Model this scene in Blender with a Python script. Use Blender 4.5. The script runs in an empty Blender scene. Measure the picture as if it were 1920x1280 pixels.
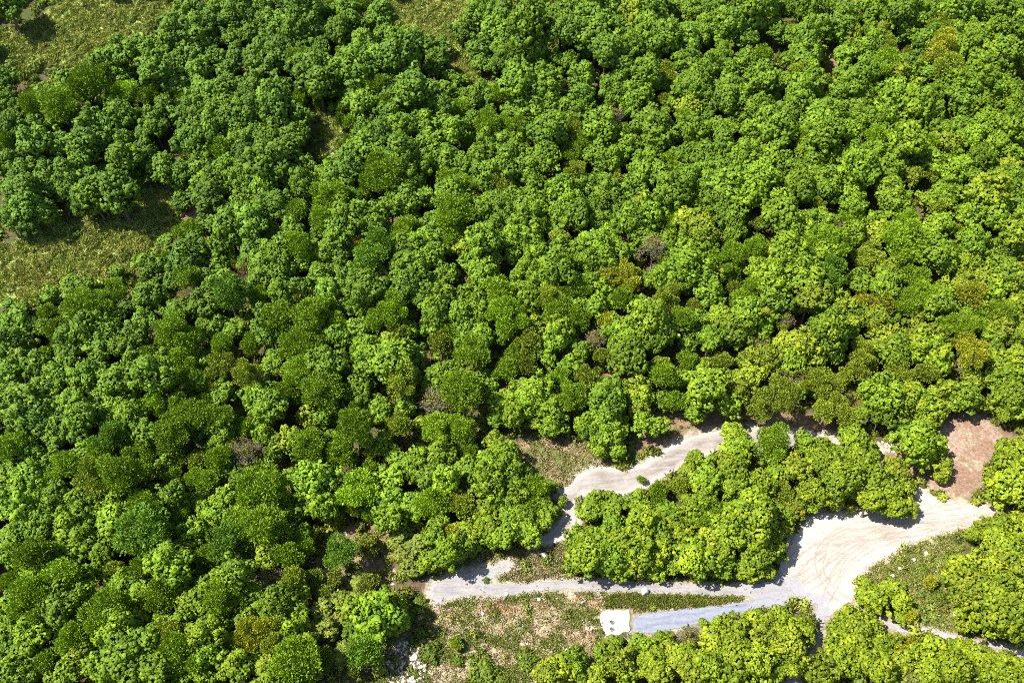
import bpy, math, random
import numpy as np

random.seed(11)
RNG = np.random.default_rng(11)
SC = bpy.context.scene
COL = SC.collection

# ------------------------------------------------------------------ camera
IMW, IMH = 1920.0, 1280.0
PITCH = math.radians(48.0)
HFOV = math.radians(57.3)
FPX = IMW / 2 / math.tan(HFOV / 2)
CAM = np.array([0.0, 0.0, 172.0])
FWD = np.array([0.0, math.cos(PITCH), -math.sin(PITCH)])
RIGHT = np.array([1.0, 0.0, 0.0])
UP = np.array([0.0, math.sin(PITCH), math.cos(PITCH)])

cam_data = bpy.data.cameras.new('camera')
cam_data.sensor_width = 36.0
cam_data.lens = 18.0 / math.tan(HFOV / 2)
cam_data.clip_start = 1.0
cam_data.clip_end = 6000.0
cam = bpy.data.objects.new('camera', cam_data)
COL.objects.link(cam)
cam.location = CAM
cam.rotation_euler = (math.pi / 2 - PITCH, 0, 0)
SC.camera = cam

# ------------------------------------------------------------------ terrain
def height(x, y):
    x = np.asarray(x, float); y = np.asarray(y, float)
    k = 14.0
    s = (y - 128.0) / k
    ramp = 0.22 * k * np.logaddexp(0.0, s)
    near = 1.0 / (1.0 + np.exp(-(y - 140.0) / 14.0))
    left = 1.0 / (1.0 + np.exp((x + 25.0) / 14.0))
    amp = 0.25 + 1.9 * np.maximum(near, left)
    und = (np.sin(x * 0.052 + 0.7 + 0.6 * np.sin(y * 0.021)) * np.cos(y * 0.043 + 1.1)
           + 0.6 * np.sin(x * 0.021 - y * 0.083 + 2.0) + 0.4 * np.cos(x * 0.11 + y * 0.07))
    far = np.clip((y - 300.0) / 500.0, 0, 1)
    return ramp * (1 - 0.55 * far) + amp * und

def ray(u, v):
    d = FWD + (u - IMW / 2) / FPX * RIGHT - (v - IMH / 2) / FPX * UP
    return d

def ground(u, v, h=0.0):
    """Where the sight line of photo pixel (u, v) meets the terrain raised by h; returns x, y, depth."""
    d = ray(u, v)
    t0, t1 = 60.0, 700.0
    for _ in range(36):
        t = 0.5 * (t0 + t1)
        p = CAM + d * t
        if p[2] > float(height(p[0], p[1])) + h:
            t0 = t
        else:
            t1 = t
    p = CAM + d * t0
    return p[0], p[1], t0

def to_px(x, y, z):
    p = np.stack([x - CAM[0], y - CAM[1], z - CAM[2]], -1)
    dz = p @ FWD
    return IMW / 2 + FPX * (p @ RIGHT) / dz, IMH / 2 - FPX * (p @ UP) / dz, dz

def poly_w(pts):
    return np.array([ground(u, v)[:2] for u, v in pts])

def inside(poly, x, y):
    n = len(poly); res = np.zeros(x.shape, bool); j = n - 1
    for i in range(n):
        xi, yi = poly[i]; xj, yj = poly[j]
        c = ((yi > y) != (yj > y)) & (x < (xj - xi) * (y - yi) / (yj - yi + 1e-12) + xi)
        res ^= c; j = i
    return res

def seg_dist(poly, x, y, closed=True):
    """distance to the outline and the nearest outline point"""
    best = np.full(x.shape, 1e9); bx = np.zeros(x.shape); by = np.zeros(x.shape)
    n = len(poly)
    for i in range(n if closed else n - 1):
        a = poly[i]; b = poly[(i + 1) % n]; ab = b - a
        t = np.clip(((x - a[0]) * ab[0] + (y - a[1]) * ab[1]) / (ab @ ab + 1e-12), 0, 1)
        px = a[0] + t * ab[0]; py = a[1] + t * ab[1]
        d = np.hypot(x - px, y - py)
        m = d < best
        best = np.where(m, d, best); bx = np.where(m, px, bx); by = np.where(m, py, by)
    return best, bx, by

def sdist(poly, x, y):
    """signed distance, negative inside; evaluated only near the polygon"""
    out = np.full(x.shape, 99.0)
    lo = poly.min(0) - 12; hi = poly.max(0) + 12
    m = (x > lo[0]) & (x < hi[0]) & (y > lo[1]) & (y < hi[1])
    if m.any():
        d, _, _ = seg_dist(poly, x[m], y[m])
        out[m] = np.where(inside(poly, x[m], y[m]), -d, d)
    return out

# smooth value noise for masks
_P = np.random.default_rng(5).random((256, 256))
def vnoise(x, y):
    xi = np.floor(x).astype(int); yi = np.floor(y).astype(int)
    fx = x - xi; fy = y - yi
    fx = fx * fx * (3 - 2 * fx); fy = fy * fy * (3 - 2 * fy)
    g = lambda a, b: _P[a % 256, b % 256]
    return ((g(xi, yi) * (1 - fx) + g(xi + 1, yi) * fx) * (1 - fy)
            + (g(xi, yi + 1) * (1 - fx) + g(xi + 1, yi + 1) * fx) * fy)
def fbm(x, y, o=4):
    s = 0; a = 0.5; n = 0
    for i in range(o):
        s = s + a * vnoise(x + 17.3 * i, y - 9.1 * i); n += a; a *= 0.5; x = x * 2.03; y = y * 2.03
    return s / n

# ------------------------------------------------------------------ small mesh helpers
def mesh_from(name, v, f, mat, attrs=None, smooth=False):
    """v (n,3), f (m,k) all faces with the same number of corners"""
    v = np.asarray(v, np.float32); f = np.asarray(f, np.int32)
    me = bpy.data.meshes.new(name)
    k = f.shape[1]
    me.vertices.add(len(v)); me.vertices.foreach_set('co', v.ravel())
    me.loops.add(f.size); me.loops.foreach_set('vertex_index', f.ravel())
    me.polygons.add(len(f))
    me.polygons.foreach_set('loop_start', np.arange(0, f.size, k, dtype=np.int32))
    me.polygons.foreach_set('loop_total', np.full(len(f), k, np.int32))
    if smooth:
        me.polygons.foreach_set('use_smooth', np.ones(len(f), bool))
    for an, (typ, dom, data) in (attrs or {}).items():
        a = me.attributes.new(an, typ, dom)
        a.data.foreach_set('value' if typ == 'FLOAT' else 'color', np.asarray(data, np.float32).ravel())
    me.update(calc_edges=True)
    if mat: me.materials.append(mat)
    return me

def link(name, me, parent=None):
    o = bpy.data.objects.new(name, me); COL.objects.link(o)
    if parent is not None: o.parent = parent
    return o

def tag(o, label=None, cat=None, group=None, kind=None):
    if label: o['label'] = label
    if cat: o['category'] = cat
    if group: o['group'] = group
    if kind: o['kind'] = kind
    return o

def empty(name, loc):
    o = bpy.data.objects.new(name, None); COL.objects.link(o)
    o.location = loc; o.empty_display_size = 0.3
    return o

# ------------------------------------------------------------------ materials
def new_mat(name):
    m = bpy.data.materials.new(name); m.use_nodes = True
    nt = m.node_tree; nt.nodes.clear()
    out = nt.nodes.new('ShaderNodeOutputMaterial')
    return m, nt, nt.nodes, nt.links, out

def mixcol(nt, fac, a, b, mode='MIX'):
    n = nt.nodes.new('ShaderNodeMix'); n.data_type = 'RGBA'; n.blend_type = mode
    for sock, val in ((n.inputs[0], fac), (n.inputs[6], a), (n.inputs[7], b)):
        if isinstance(val, (int, float)): sock.default_value = val
        elif isinstance(val, tuple): sock.default_value = (*val, 1)
        else: nt.links.new(val, sock)
    return n.outputs[2]

def ramp(nt, fac, stops):
    n = nt.nodes.new('ShaderNodeValToRGB'); cr = n.color_ramp
    while len(cr.elements) < len(stops): cr.elements.new(0.5)
    for e, (p, c) in zip(cr.elements, stops):
        e.position = p; e.color = (*c, 1) if isinstance(c, tuple) else (c, c, c, 1)
    nt.links.new(fac, n.inputs[0]); return n.outputs[0]

def noise(nt, vec, scale, detail=4, rough=0.6, dist=0.0):
    n = nt.nodes.new('ShaderNodeTexNoise'); n.inputs['Scale'].default_value = scale
    n.inputs['Detail'].default_value = detail; n.inputs['Roughness'].default_value = rough
    n.inputs['Distortion'].default_value = dist
    nt.links.new(vec, n.inputs['Vector']); return n.outputs['Fac']

def coords(nt, scale=(1, 1, 1), rot=(0, 0, 0)):
    tc = nt.nodes.new('ShaderNodeTexCoord'); mp = nt.nodes.new('ShaderNodeMapping')
    mp.inputs['Scale'].default_value = scale; mp.inputs['Rotation'].default_value = rot
    nt.links.new(tc.outputs['Object'], mp.inputs['Vector']); return mp.outputs[0]

def attr(nt, name, typ='GEOMETRY', out='Fac'):
    n = nt.nodes.new('ShaderNodeAttribute'); n.attribute_name = name; n.attribute_type = typ
    return n.outputs[out]

def bump(nt, h, strength, dist):
    n = nt.nodes.new('ShaderNodeBump'); n.inputs['Strength'].default_value = strength
    n.inputs['Distance'].default_value = dist; nt.links.new(h, n.inputs['Height']); return n.outputs[0]

def principled(nt, col, rough=0.9, normal=None, spec=0.2):
    p = nt.nodes.new('ShaderNodeBsdfPrincipled')
    if isinstance(col, tuple): p.inputs['Base Color'].default_value = (*col, 1)
    else: nt.links.new(col, p.inputs['Base Color'])
    p.inputs['Roughness'].default_value = rough
    p.inputs['Specular IOR Level'].default_value = spec
    if normal is not None: nt.links.new(normal, p.inputs['Normal'])
    return p.outputs[0]

def leaf_mat(name, source):
    """source: 'object' = the object's own colour, 'instancer' = per-instance tint, 'face' = colour stored on the faces"""
    m, nt, N, L, out = new_mat(name)
    if source == 'object':
        oi = N.new('ShaderNodeObjectInfo'); base = oi.outputs['Color']
    elif source == 'instancer':
        base = attr(nt, 'tint', 'INSTANCER', 'Color')
    else:
        base = attr(nt, 'tint', 'GEOMETRY', 'Color')
    tone = attr(nt, 'tone')
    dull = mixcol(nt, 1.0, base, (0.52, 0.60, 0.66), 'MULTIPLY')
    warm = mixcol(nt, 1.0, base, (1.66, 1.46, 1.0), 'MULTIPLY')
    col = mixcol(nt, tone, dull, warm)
    d = N.new('ShaderNodeBsdfPrincipled'); L.new(col, d.inputs['Base Color'])
    d.inputs['Roughness'].default_value = 0.55; d.inputs['Specular IOR Level'].default_value = LEAF_SPEC
    t = N.new('ShaderNodeBsdfTranslucent')
    tc = mixcol(nt, 1.0, col, (1.15, 1.1, 0.5), 'MULTIPLY'); L.new(tc, t.inputs['Color'])
    mx = N.new('ShaderNodeMixShader'); mx.inputs[0].default_value = LEAF_TRANS
    L.new(d.outputs[0], mx.inputs[1]); L.new(t.outputs[0], mx.inputs[2]); L.new(mx.outputs[0], out.inputs[0])
    return m
LEAF_SPEC, LEAF_TRANS = 0.18, 0.16
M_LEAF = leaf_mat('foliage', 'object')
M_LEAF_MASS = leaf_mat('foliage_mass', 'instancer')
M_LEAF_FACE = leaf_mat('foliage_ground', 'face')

def bark_mat(name, a, b):
    m, nt, N, L, out = new_mat(name)
    n = noise(nt, coords(nt, (1, 1, 0.3)), 6.0, 5)
    c = ramp(nt, n, [(0.3, a), (0.7, b)])
    L.new(principled(nt, c, 0.9, bump(nt, n, 0.5, 0.05)), out.inputs[0]); return m
M_BARK = bark_mat('bark', (0.06, 0.045, 0.035), (0.20, 0.16, 0.13))
M_GREY = bark_mat('grey_bark', (0.20, 0.175, 0.15), (0.40, 0.36, 0.32))
M_PALE = bark_mat('pale_dead_wood', (0.38, 0.33, 0.28), (0.62, 0.57, 0.50))
M_BROWN = bark_mat('brown_dead_twigs', (0.07, 0.03, 0.02), (0.17, 0.08, 0.05))
# crowns read off the photograph tile by tile, bar one corner crown added for shade: x,y,radius (in tile units) + letter for the kind
# (none) dense domed tree, l light domed, f feathery, d dark feathery, y olive, Y golden, b bare grey, D dead brown, s shrub
T1 = 400 / 1506.0
T2 = 400 / 1054.0
TILES = [
(0, 0, T1, """420,190,110 600,190,50 550,290,90 780,190,60 930,120,90 1190,80,90 1320,60,80 1400,170,110 1460,60,60 1240,250,80 1020,330,100 1180,380,100 1380,330,80 1480,300,60 910,280,70 790,310,60f 520,400,60 640,410,80 720,450,80 860,390,90 960,60,70 1040,190,80 1090,490,80 1240,470,90 1400,480,70 1240,590,90 1390,600,90 1440,680,90 870,540,80 750,555,70f 40,330,80 60,440,110 240,440,110 160,330,80 30,560,80 300,640,70 450,670,90 630,650,110f 470,570,60 560,590,60f 900,650,90f 1060,670,60f 800,660,60f 40,700,60 130,770,90 260,790,120f 430,790,100f 660,790,70 800,740,90 860,840,80 930,860,80 780,890,90 630,900,100 400,880,80 530,850,60 240,930,90 90,900,80 60,1020,110f 250,1030,110 450,1050,100 620,1040,100 770,990,70 880,980,70 1010,850,50f 1090,850,70 1170,770,90 1240,800,70 1300,680,60f 1340,780,80 1310,890,70 1100,910,80 1000,950,60 1430,870,90 1380,1020,100 1020,1120,110 860,1100,100 590,1160,110 780,1130,50f 260,1130,80 320,1230,90 480,1210,100 60,1170,100 150,1220,80 620,1250,70 730,1230,70 880,1230,80 1150,1190,100 1290,1210,90 1430,1150,90 1470,1080,50f 60,40,110 1080,30,60 700,70,50f"""),  # crown nearest the top-left corner is added, standing in for deep shade
(380, 0, T1, """40,60,60 130,50,80 60,150,90 220,110,80 320,140,70 250,30,70 430,60,80 500,130,70 450,170,90 560,50,60 540,190,80 650,180,80 700,60,100 790,120,90 760,210,90 930,130,80 900,50,50f 1000,80,80 1060,180,100 970,220,90 1120,50,70f 1260,120,110 1290,230,80 160,230,60 260,220,70 330,260,70 440,290,70 60,280,60 200,280,80 600,260,60 700,290,90 860,260,90 70,410,80 240,400,75 370,400,80 440,350,110 560,380,80 470,450,110 680,440,80f 760,400,60 820,420,80 830,340,60 1020,340,70 1130,320,80 1000,400,60 1080,420,60 960,490,90 1180,380,80 1240,430,90 1390,330,90 1390,400,100 1400,290,60 1450,480,70 170,520,70 170,610,100 380,600,90 560,610,80 760,510,90 820,600,100 740,580,70 690,650,60f 860,640,70 1120,500,110 1310,540,80f 1220,610,60f 1130,640,50f 980,640,60 1050,680,60 1320,600,80 1390,580,70 1360,690,90 1470,560,70 40,680,70 200,720,80 100,790,80 330,680,80 500,730,120 330,800,100 200,780,80 680,700,50f 820,730,50f 920,760,70 1010,740,50f 1120,760,90 1290,760,60f 1440,760,80 1330,830,90 1180,860,50f 60,910,80 210,920,90 380,930,100 500,840,80 650,820,110 520,960,90 660,970,80 900,870,50f 980,860,70f 1060,870,50f 960,950,70f 1030,1010,60f 1140,920,70 1180,1000,90 1260,950,90 1390,880,80 1450,880,80 1080,1080,90 1320,1070,70 1410,1090,90 110,1000,60 260,1010,90 430,1030,90 130,1080,70f 310,1110,80 170,1160,80 460,1140,110 620,1060,80 720,1150,70 50,1160,60 100,1240,60f 280,1240,80 620,1240,90 850,1230,60 920,1180,80 1020,1190,90 1130,1240,60f 1220,1150,50 1310,1200,90f 1450,1220,80 750,1260,60 40,1250,60 190,1210,50f"""),
(760, 0, T1, """190,110,60f 380,60,70f 520,120,80 590,40,70 690,130,90 700,40,70l 870,90,90 960,40,60 1000,100,60 1100,120,90 1220,120,90 1180,40,80 1300,40,80 1420,60,90 1330,160,90 420,220,110 640,210,80 870,200,100 760,260,80 680,310,90 890,330,90 1140,240,90 1250,250,50l 1340,270,90 1450,220,80 160,240,70 90,330,90 30,390,70 270,240,60 250,330,50 220,420,90 190,490,90 50,480,60 520,340,100 540,440,80 700,420,85 640,480,60 840,450,70 950,450,70 1060,430,60 1160,430,60 1290,350,80 1420,380,100 1470,340,60 1250,530,90 1000,570,110 780,530,90 800,610,90 950,660,80 1010,640,80 330,570,60 410,590,60 560,660,90 450,700,80 350,700,60 670,680,70f 820,720,90 760,790,90 880,760,90 990,730,80 70,620,90 200,700,100 270,650,70 40,730,60 150,760,80 270,750,70 1240,680,100 1460,600,90 1480,680,70 1100,780,90 1210,800,80 1110,840,80 360,800,70f 470,830,60 570,790,60 580,870,80f 700,890,70f 800,880,50f 900,850,50f 130,840,80 60,890,80 160,880,70 330,920,90 480,930,50 870,960,55f 440,1010,60f 570,990,80 680,1010,70 180,960,70 30,1100,60 150,1040,100 300,1090,90 800,1040,70 1000,960,110 1040,1020,80 960,910,70 1200,910,80y 1370,910,100 1450,830,70b 1130,1010,60b 1270,990,70f 1400,1000,60f 540,1110,90 420,1150,70 720,1110,80 830,1080,80 980,1110,90 700,1180,90 870,1190,90 1170,1100,90f 1350,1100,90 1450,1130,100 1190,1210,80y 1400,1220,60 130,1160,80 280,1170,90 100,1240,80 430,1210,80f 560,1230,90 300,1250,60f 650,1260,60y"""),
(1140, 0, T1, """30,60,80 120,30,60 170,120,90l 290,100,90 380,150,70 330,40,70 440,30,70 490,130,35s 590,60,80 690,60,70 820,60,80 700,160,90 870,150,80 1010,70,110 1090,60,90 1000,150,80 1250,60,90 1190,220,80 1370,60,90 1460,60,70 1410,220,110 1300,260,70 70,200,80 170,230,70l 370,300,120 270,230,80 560,210,70 570,290,90 660,260,80 790,230,80 970,270,80 830,320,70 40,340,60 160,330,80 70,420,90 120,490,90 290,440,80 270,520,80 420,520,70y 560,430,100 510,390,80 800,400,90 700,480,90 840,500,80 620,550,90 560,610,100 980,440,80 1090,400,60f 1110,560,90 1030,520,80 1390,390,80 1280,400,60 1470,350,60 1470,420,60 80,580,80 280,580,80 210,650,80 300,630,60 400,610,60 90,670,50 150,740,90 260,750,60 430,750,60 390,700,50b 510,700,40b 600,640,80 860,610,90 740,640,70 930,680,80 1000,600,40y 1170,640,70f 1360,500,80y 1240,570,50 1410,590,90 1350,680,80 1100,600,60 720,740,90 690,810,70 560,780,80l 620,740,60 830,720,90 1060,770,90 1170,720,50y 1290,740,60f 1400,770,60f 1470,800,60l 290,870,130 360,940,90 60,840,90y 30,920,70 100,920,50f 540,850,70f 600,930,80 560,950,60y 760,930,110 880,890,60 820,1010,80 910,830,70 1020,900,80 1140,880,90 1200,950,100 1270,850,90 1270,1040,50b 1440,910,90 1460,990,70 1370,1010,60f 150,1020,80 60,1080,90 330,1030,100 450,1100,50f 540,1080,70 660,1100,90 580,1150,70 270,1120,90 260,1200,110 740,1170,80 860,1130,80 960,1110,70 1070,1060,80 1120,1150,90 1230,1120,80 1390,1080,90 1450,1160,80 470,1200,60y 480,1240,60 380,1240,60 660,1240,80 800,1250,80 910,1230,60 1080,1230,90 1330,1200,80 60,1260,60y 1200,1250,60 1450,1250,70"""),
(1520, 0, T1, """50,60,80 130,60,70 260,100,80 440,70,90 350,150,30f 560,120,90 650,50,90 740,100,80 860,60,80 990,60,90 1100,30,70 1240,40,50b 1220,120,90 1340,60,80 1440,90,80 1480,30,50y 190,200,60 60,190,80 60,350,90 310,240,70l 420,210,60 490,240,70l 430,320,90 210,270,60 560,170,60 700,190,70 840,180,70y 950,170,60y 1080,180,80 1010,260,80 840,260,80 1180,270,90 1330,200,80 1330,270,60y 1450,210,70 290,370,80 220,400,60 540,350,80y 520,430,90f 650,260,60 790,340,80 690,350,30b 700,450,80 920,380,110Y 970,460,100y 1060,350,60 1160,380,60 1190,320,60 1370,340,110 1300,430,100 1180,500,110 1330,520,70 1470,400,60 1480,500,40y 30,520,70 110,560,40y 400,490,80 230,540,70 290,600,90 200,640,70 520,520,60 620,520,60l 340,650,70 430,640,60f 520,610,50y 590,690,90 690,570,70 830,530,80 950,540,70 1050,580,80 980,610,60 730,640,60 1230,600,100 1310,620,80 1430,620,60 30,640,60 110,700,40f 210,740,60 340,770,80 380,740,60 100,790,100 480,740,50 720,720,60Y 720,790,110 850,690,80 1100,690,100 1180,760,80 1280,700,80 1440,740,90 1450,800,60 870,790,60 90,860,90 400,870,100 530,840,70 120,960,120 270,930,80 210,860,60 640,930,90 530,980,80 450,990,70f 740,870,60 870,870,80 960,900,70 1070,860,80 1240,870,80 1340,850,60y 1430,880,70 680,1020,90 840,1010,60f 930,1010,90l 1150,970,80 1050,970,60 1290,960,70 1420,970,80 1330,1040,80 40,1120,90 140,1090,70 300,1090,80 220,1130,80 120,1180,30b 430,1090,70 560,1100,80 340,1190,110 540,1210,90 620,1150,60 770,1110,80 880,1140,90 1000,1100,70 1060,1170,60 1190,1120,90 1250,1180,70 1420,1100,80 1380,1200,70l 60,1250,60 720,1250,70l 850,1250,50y 1000,1250,70 1130,1240,70"""),
(0, 320, T1, """60,110,80 180,150,110 330,120,80 110,240,90 190,250,120 60,330,90 320,300,80 200,370,90 520,110,100 640,120,100 580,210,90 720,200,80 830,140,110 830,240,80 970,80,60 470,180,50 370,350,60f 1270,110,90 1290,220,80 1430,110,80 1470,200,90 1470,260,60 350,460,60s 530,440,50s 700,350,50s 870,340,40s 1140,290,50s 420,610,40s 880,590,50s 950,230,40s 1180,500,100 1340,450,90f 1370,570,100 1330,630,110 1480,560,60 1000,640,90 1090,700,100 830,720,80 820,790,60 1190,650,60f 1210,800,60 1460,740,70 1320,770,70f 500,800,80 610,830,100 470,870,60 360,890,90 60,940,80 160,980,50 580,960,120f 700,980,100f 820,880,90f 340,1010,70f 1050,880,110 930,960,80 810,1000,70 1160,920,60f 1240,1000,80 1350,980,70y 1310,880,60b 1440,950,80 40,1060,80 130,1110,110 290,1120,80 410,1130,80f 480,1170,90 590,1110,90 720,1090,60 780,1110,70f 1010,1090,120 960,1160,80 740,1180,90 690,1240,80 830,1230,70 1230,1150,110f 1370,1210,100f 1440,1100,60 60,1200,90 180,1240,70l 1060,1250,60 1000,1250,50"""),
(380, 320, T1, """60,90,70 170,120,80 290,90,90 420,60,70 450,110,80 620,100,110 700,80,80 860,60,50f 960,60,80 1100,50,40Y 1150,70,50f 1260,90,110f 1440,80,90 60,220,110f 270,250,80 390,180,80 530,220,90 450,220,70 560,310,80 750,200,70 660,290,80f 900,210,110f 1040,220,90d 1110,190,60f 850,360,120f 1060,370,100 1200,330,90 1330,270,90 1440,220,90 1210,410,80 1460,320,90f 1320,460,70f 1430,430,80f 120,300,60 180,380,110 330,340,100 440,390,80 50,400,70 640,430,60 240,460,80 60,530,90 140,520,80 360,480,80f 500,450,60 380,580,100 550,590,100 680,560,100f 710,650,80 810,480,60 960,470,90 850,580,80 980,580,80 1080,540,70Y 1240,560,110d 1180,660,110d 1410,540,90 1470,600,70 200,620,60y 310,650,60 110,660,60 440,690,100 360,800,60 270,740,70D 130,760,70 40,740,70 560,720,90 540,820,80 680,810,80 620,770,50 840,740,80 960,700,60 1040,720,70 890,830,70 1010,800,70 1160,800,100 1100,860,100 1250,860,70 1420,700,100 1330,810,50f 1450,790,80 200,900,120d 70,880,80 400,900,80f 570,880,80 680,920,80y 430,1000,70 60,980,70 880,890,60 1000,940,80 1130,950,90 1290,940,70 1350,990,90f 1440,930,70 830,970,100f 770,1060,110f 540,1060,120f 940,1090,80f 300,1060,80l 110,1080,80 240,1130,80 420,1130,80 60,1120,60 480,1170,60 170,1180,50 1100,1110,90 1240,1070,80f 1380,1120,80y 1470,1030,40b 960,1180,90 830,1200,80f 700,1220,90f 1110,1210,60 1340,1230,80l 1230,1180,40 130,1240,90f 350,1240,80f 1470,1130,60 1170,1240,60"""),
(760, 320, T1, """40,60,60 150,80,120 270,110,60 390,100,90f 330,150,90 550,110,60 650,110,90y 780,80,70 900,90,70 1000,140,50y 1100,110,90 1270,110,80 1430,90,90 1430,160,90 130,200,60 40,220,70 300,200,70 430,250,90 60,310,80f 190,340,60 340,310,110f 350,390,90f 310,470,70f 610,240,80 750,190,90 890,200,80 560,310,90 680,290,90 1030,230,60 930,280,80 1050,170,50 1180,230,80 1340,250,100 1200,330,110 1360,370,90 1470,290,50 1100,310,80 60,420,70 170,470,100 60,530,90 200,580,80 310,560,60 830,370,110 640,400,90 540,490,110 430,540,80l 950,400,70f 1060,420,60 900,480,70 780,450,80 690,520,80 1080,510,80l 1080,580,70 1240,550,90 1350,500,100 1290,640,90 1410,620,80 1450,430,70 1470,560,60 80,680,110 60,780,70 290,740,100 210,800,60 470,640,110 590,600,80 560,720,110 760,610,60 930,590,90 790,730,50 880,700,90 1070,710,110 980,760,90 900,810,70 1210,830,80f 1290,790,70 1420,740,80Y 1390,850,70 1470,800,60 290,880,80 150,910,80 100,920,30Y 30,950,60b 440,870,70 410,920,60 670,890,110f 880,900,70 1030,890,100y 1110,890,70f 1170,950,70 1270,940,60 1350,960,60 1440,900,60 200,990,90 380,1010,100 520,980,70 450,1070,70 560,1080,60 700,1060,110f 810,1080,70 900,1000,80f 1070,1000,70f 930,1090,70l 1210,1060,90f 1100,1120,70 1430,1040,60Y 1460,1090,50 1340,1180,60b 40,1060,60 40,1160,60 170,1100,80 290,1150,80f 420,1160,80 540,1190,90 250,1230,80y 460,1240,60f 870,1230,80y 990,1220,60 1060,1190,70 660,1200,50 1440,1140,60 1190,1230,60"""),
(1140, 320, T1, """40,90,90l 200,90,110 60,150,80 430,90,70 560,70,90 700,90,80 860,100,110 1090,80,90 1250,60,60 1350,90,90 1460,120,80 430,190,110 550,200,60 680,170,60l 760,220,90 640,290,90 820,260,90 1000,190,90 1210,210,110 1390,170,80 1480,240,40y 1440,320,60 80,300,100 240,260,90l 280,360,100 170,360,90 50,420,60 430,370,70f 540,340,70l 660,420,100l 870,370,80 960,340,50 1060,390,50b 1230,350,110 1180,300,90 1310,390,90 1440,400,80 890,450,70 40,490,60 260,470,80 440,480,80 320,560,70b 600,480,70 670,520,100 570,540,80 420,580,70 400,640,60 560,670,100 730,630,80f 90,590,80 640,570,50 880,590,100f 880,700,90f 1040,580,100f 1270,550,110 1200,600,80 1430,560,90f 1230,660,80 1060,690,80 100,720,100Y 160,810,60Y 30,820,50b 250,760,60 370,770,80 480,780,70 540,830,70 700,740,90l 700,830,90 730,910,80 880,810,60y 1020,830,60f 1150,790,100 1370,750,100 1290,790,60 100,920,80f 250,960,80 420,910,100y 610,960,60y 960,920,80f 1190,910,100 1420,910,100l 1130,1020,60l 1240,1030,60b 1330,970,50b 280,1060,130 210,1120,100 60,1060,60 400,1110,80 360,1190,80 530,1060,90f 650,1040,80 780,1030,90 980,1020,90 900,1110,100 600,1150,90 720,1190,90 860,1200,90 1090,1120,70 1220,1080,60y 1470,1130,80 1040,1220,70b 150,1220,90 1240,1220,90l 1370,1200,90l 70,1140,60 560,1230,60"""),
(1520, 320, T1, """110,90,110 290,110,90 210,150,80 60,240,50y 310,240,80 300,300,70f 80,380,90 560,140,100 720,80,80l 590,230,110 860,70,70 960,150,90 1000,60,80 830,210,70 940,230,70 880,280,50b 690,230,30b 1150,90,80 1260,150,110 1400,80,100 1460,130,60 450,340,50 640,320,70f 1170,240,80 1280,300,100 1130,320,80 1450,240,80 1450,340,70 910,380,90 820,440,80 680,370,70f 1090,300,70 1340,330,50 300,440,90 140,530,110f 110,580,100 490,440,80l 580,460,40Y 660,520,120f 420,590,100y 360,510,60 1040,440,50y 1140,520,100 900,560,100 930,640,80 840,640,80 1100,650,80 1290,560,80 1440,440,90 1410,520,90 1040,560,50y 1480,590,50 560,700,90 530,800,90 130,750,110d 330,790,100 40,800,60 60,870,80 390,680,60b 700,790,90f 790,880,110f 930,850,60 880,950,110 770,980,90y 660,940,70f 1370,690,90 1200,740,80l 1090,800,80l 1250,800,60 1480,690,50Y 1110,880,100Y 1400,780,100l 1300,860,80 1450,860,70 200,950,100l 60,970,80 370,920,60Y 500,940,80Y 60,1040,40b 460,1060,90l 300,1010,80 590,1040,60 1050,1020,80 1190,980,80 1330,1010,90f 1450,950,70 1030,1120,90f 1170,1100,80f 1340,1090,80l 1440,1060,60 130,1120,110 260,1110,90 530,1170,110l 770,1160,120l 670,1210,80 880,1210,80 1280,1180,90 340,1240,60y 1090,1240,90Y 1420,1210,50b 60,1230,70 200,1220,60 1470,1160,50"""),
(0, 640, T1, """90,160,110 60,230,80 150,130,60l 40,80,60 310,100,60f 480,120,90 280,190,80 420,240,100 290,300,80 360,340,90 550,270,80 620,250,90 690,160,80 660,300,60 820,290,110 1080,260,120 930,130,70 1040,90,60f 1020,180,80 1300,120,110f 1430,180,50 1330,220,60f 1240,280,60 1200,330,50 1160,130,60 1380,300,80f 1470,330,60y 50,400,80 160,440,120 100,520,90 520,430,90 400,470,90 270,560,100 140,620,100 600,540,120 560,640,90 440,590,100 410,700,90 690,410,70 830,480,90 780,540,80 900,500,90 940,560,80 1090,470,100f 1280,460,110f 1430,440,90f 1420,540,80f 80,770,80f 210,750,80 250,830,80 30,690,60 360,800,60 610,780,90 800,690,110d 690,800,70f 1020,640,80 920,700,70l 900,750,60 1210,670,130f 1120,700,60 1050,760,90f 1400,670,70 600,860,70 480,870,90f 360,870,80 90,900,80 200,930,100 730,960,140y 880,960,130f 1010,930,70 1170,880,70 1250,840,60y 1380,830,70y 1230,970,50f 330,1010,130f 150,1060,90 250,1100,90 380,1040,90 1380,970,70f 1470,990,60f 60,1070,80 60,1180,80 340,1180,100 180,1200,90 560,1120,110 530,1220,90 680,1100,80 830,1130,90 820,1230,100 970,1140,80 1050,1080,50 1220,1090,110 1040,1220,100f 1260,1220,80f 1380,1130,60 1450,1200,70 700,1220,80"""),
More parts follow.
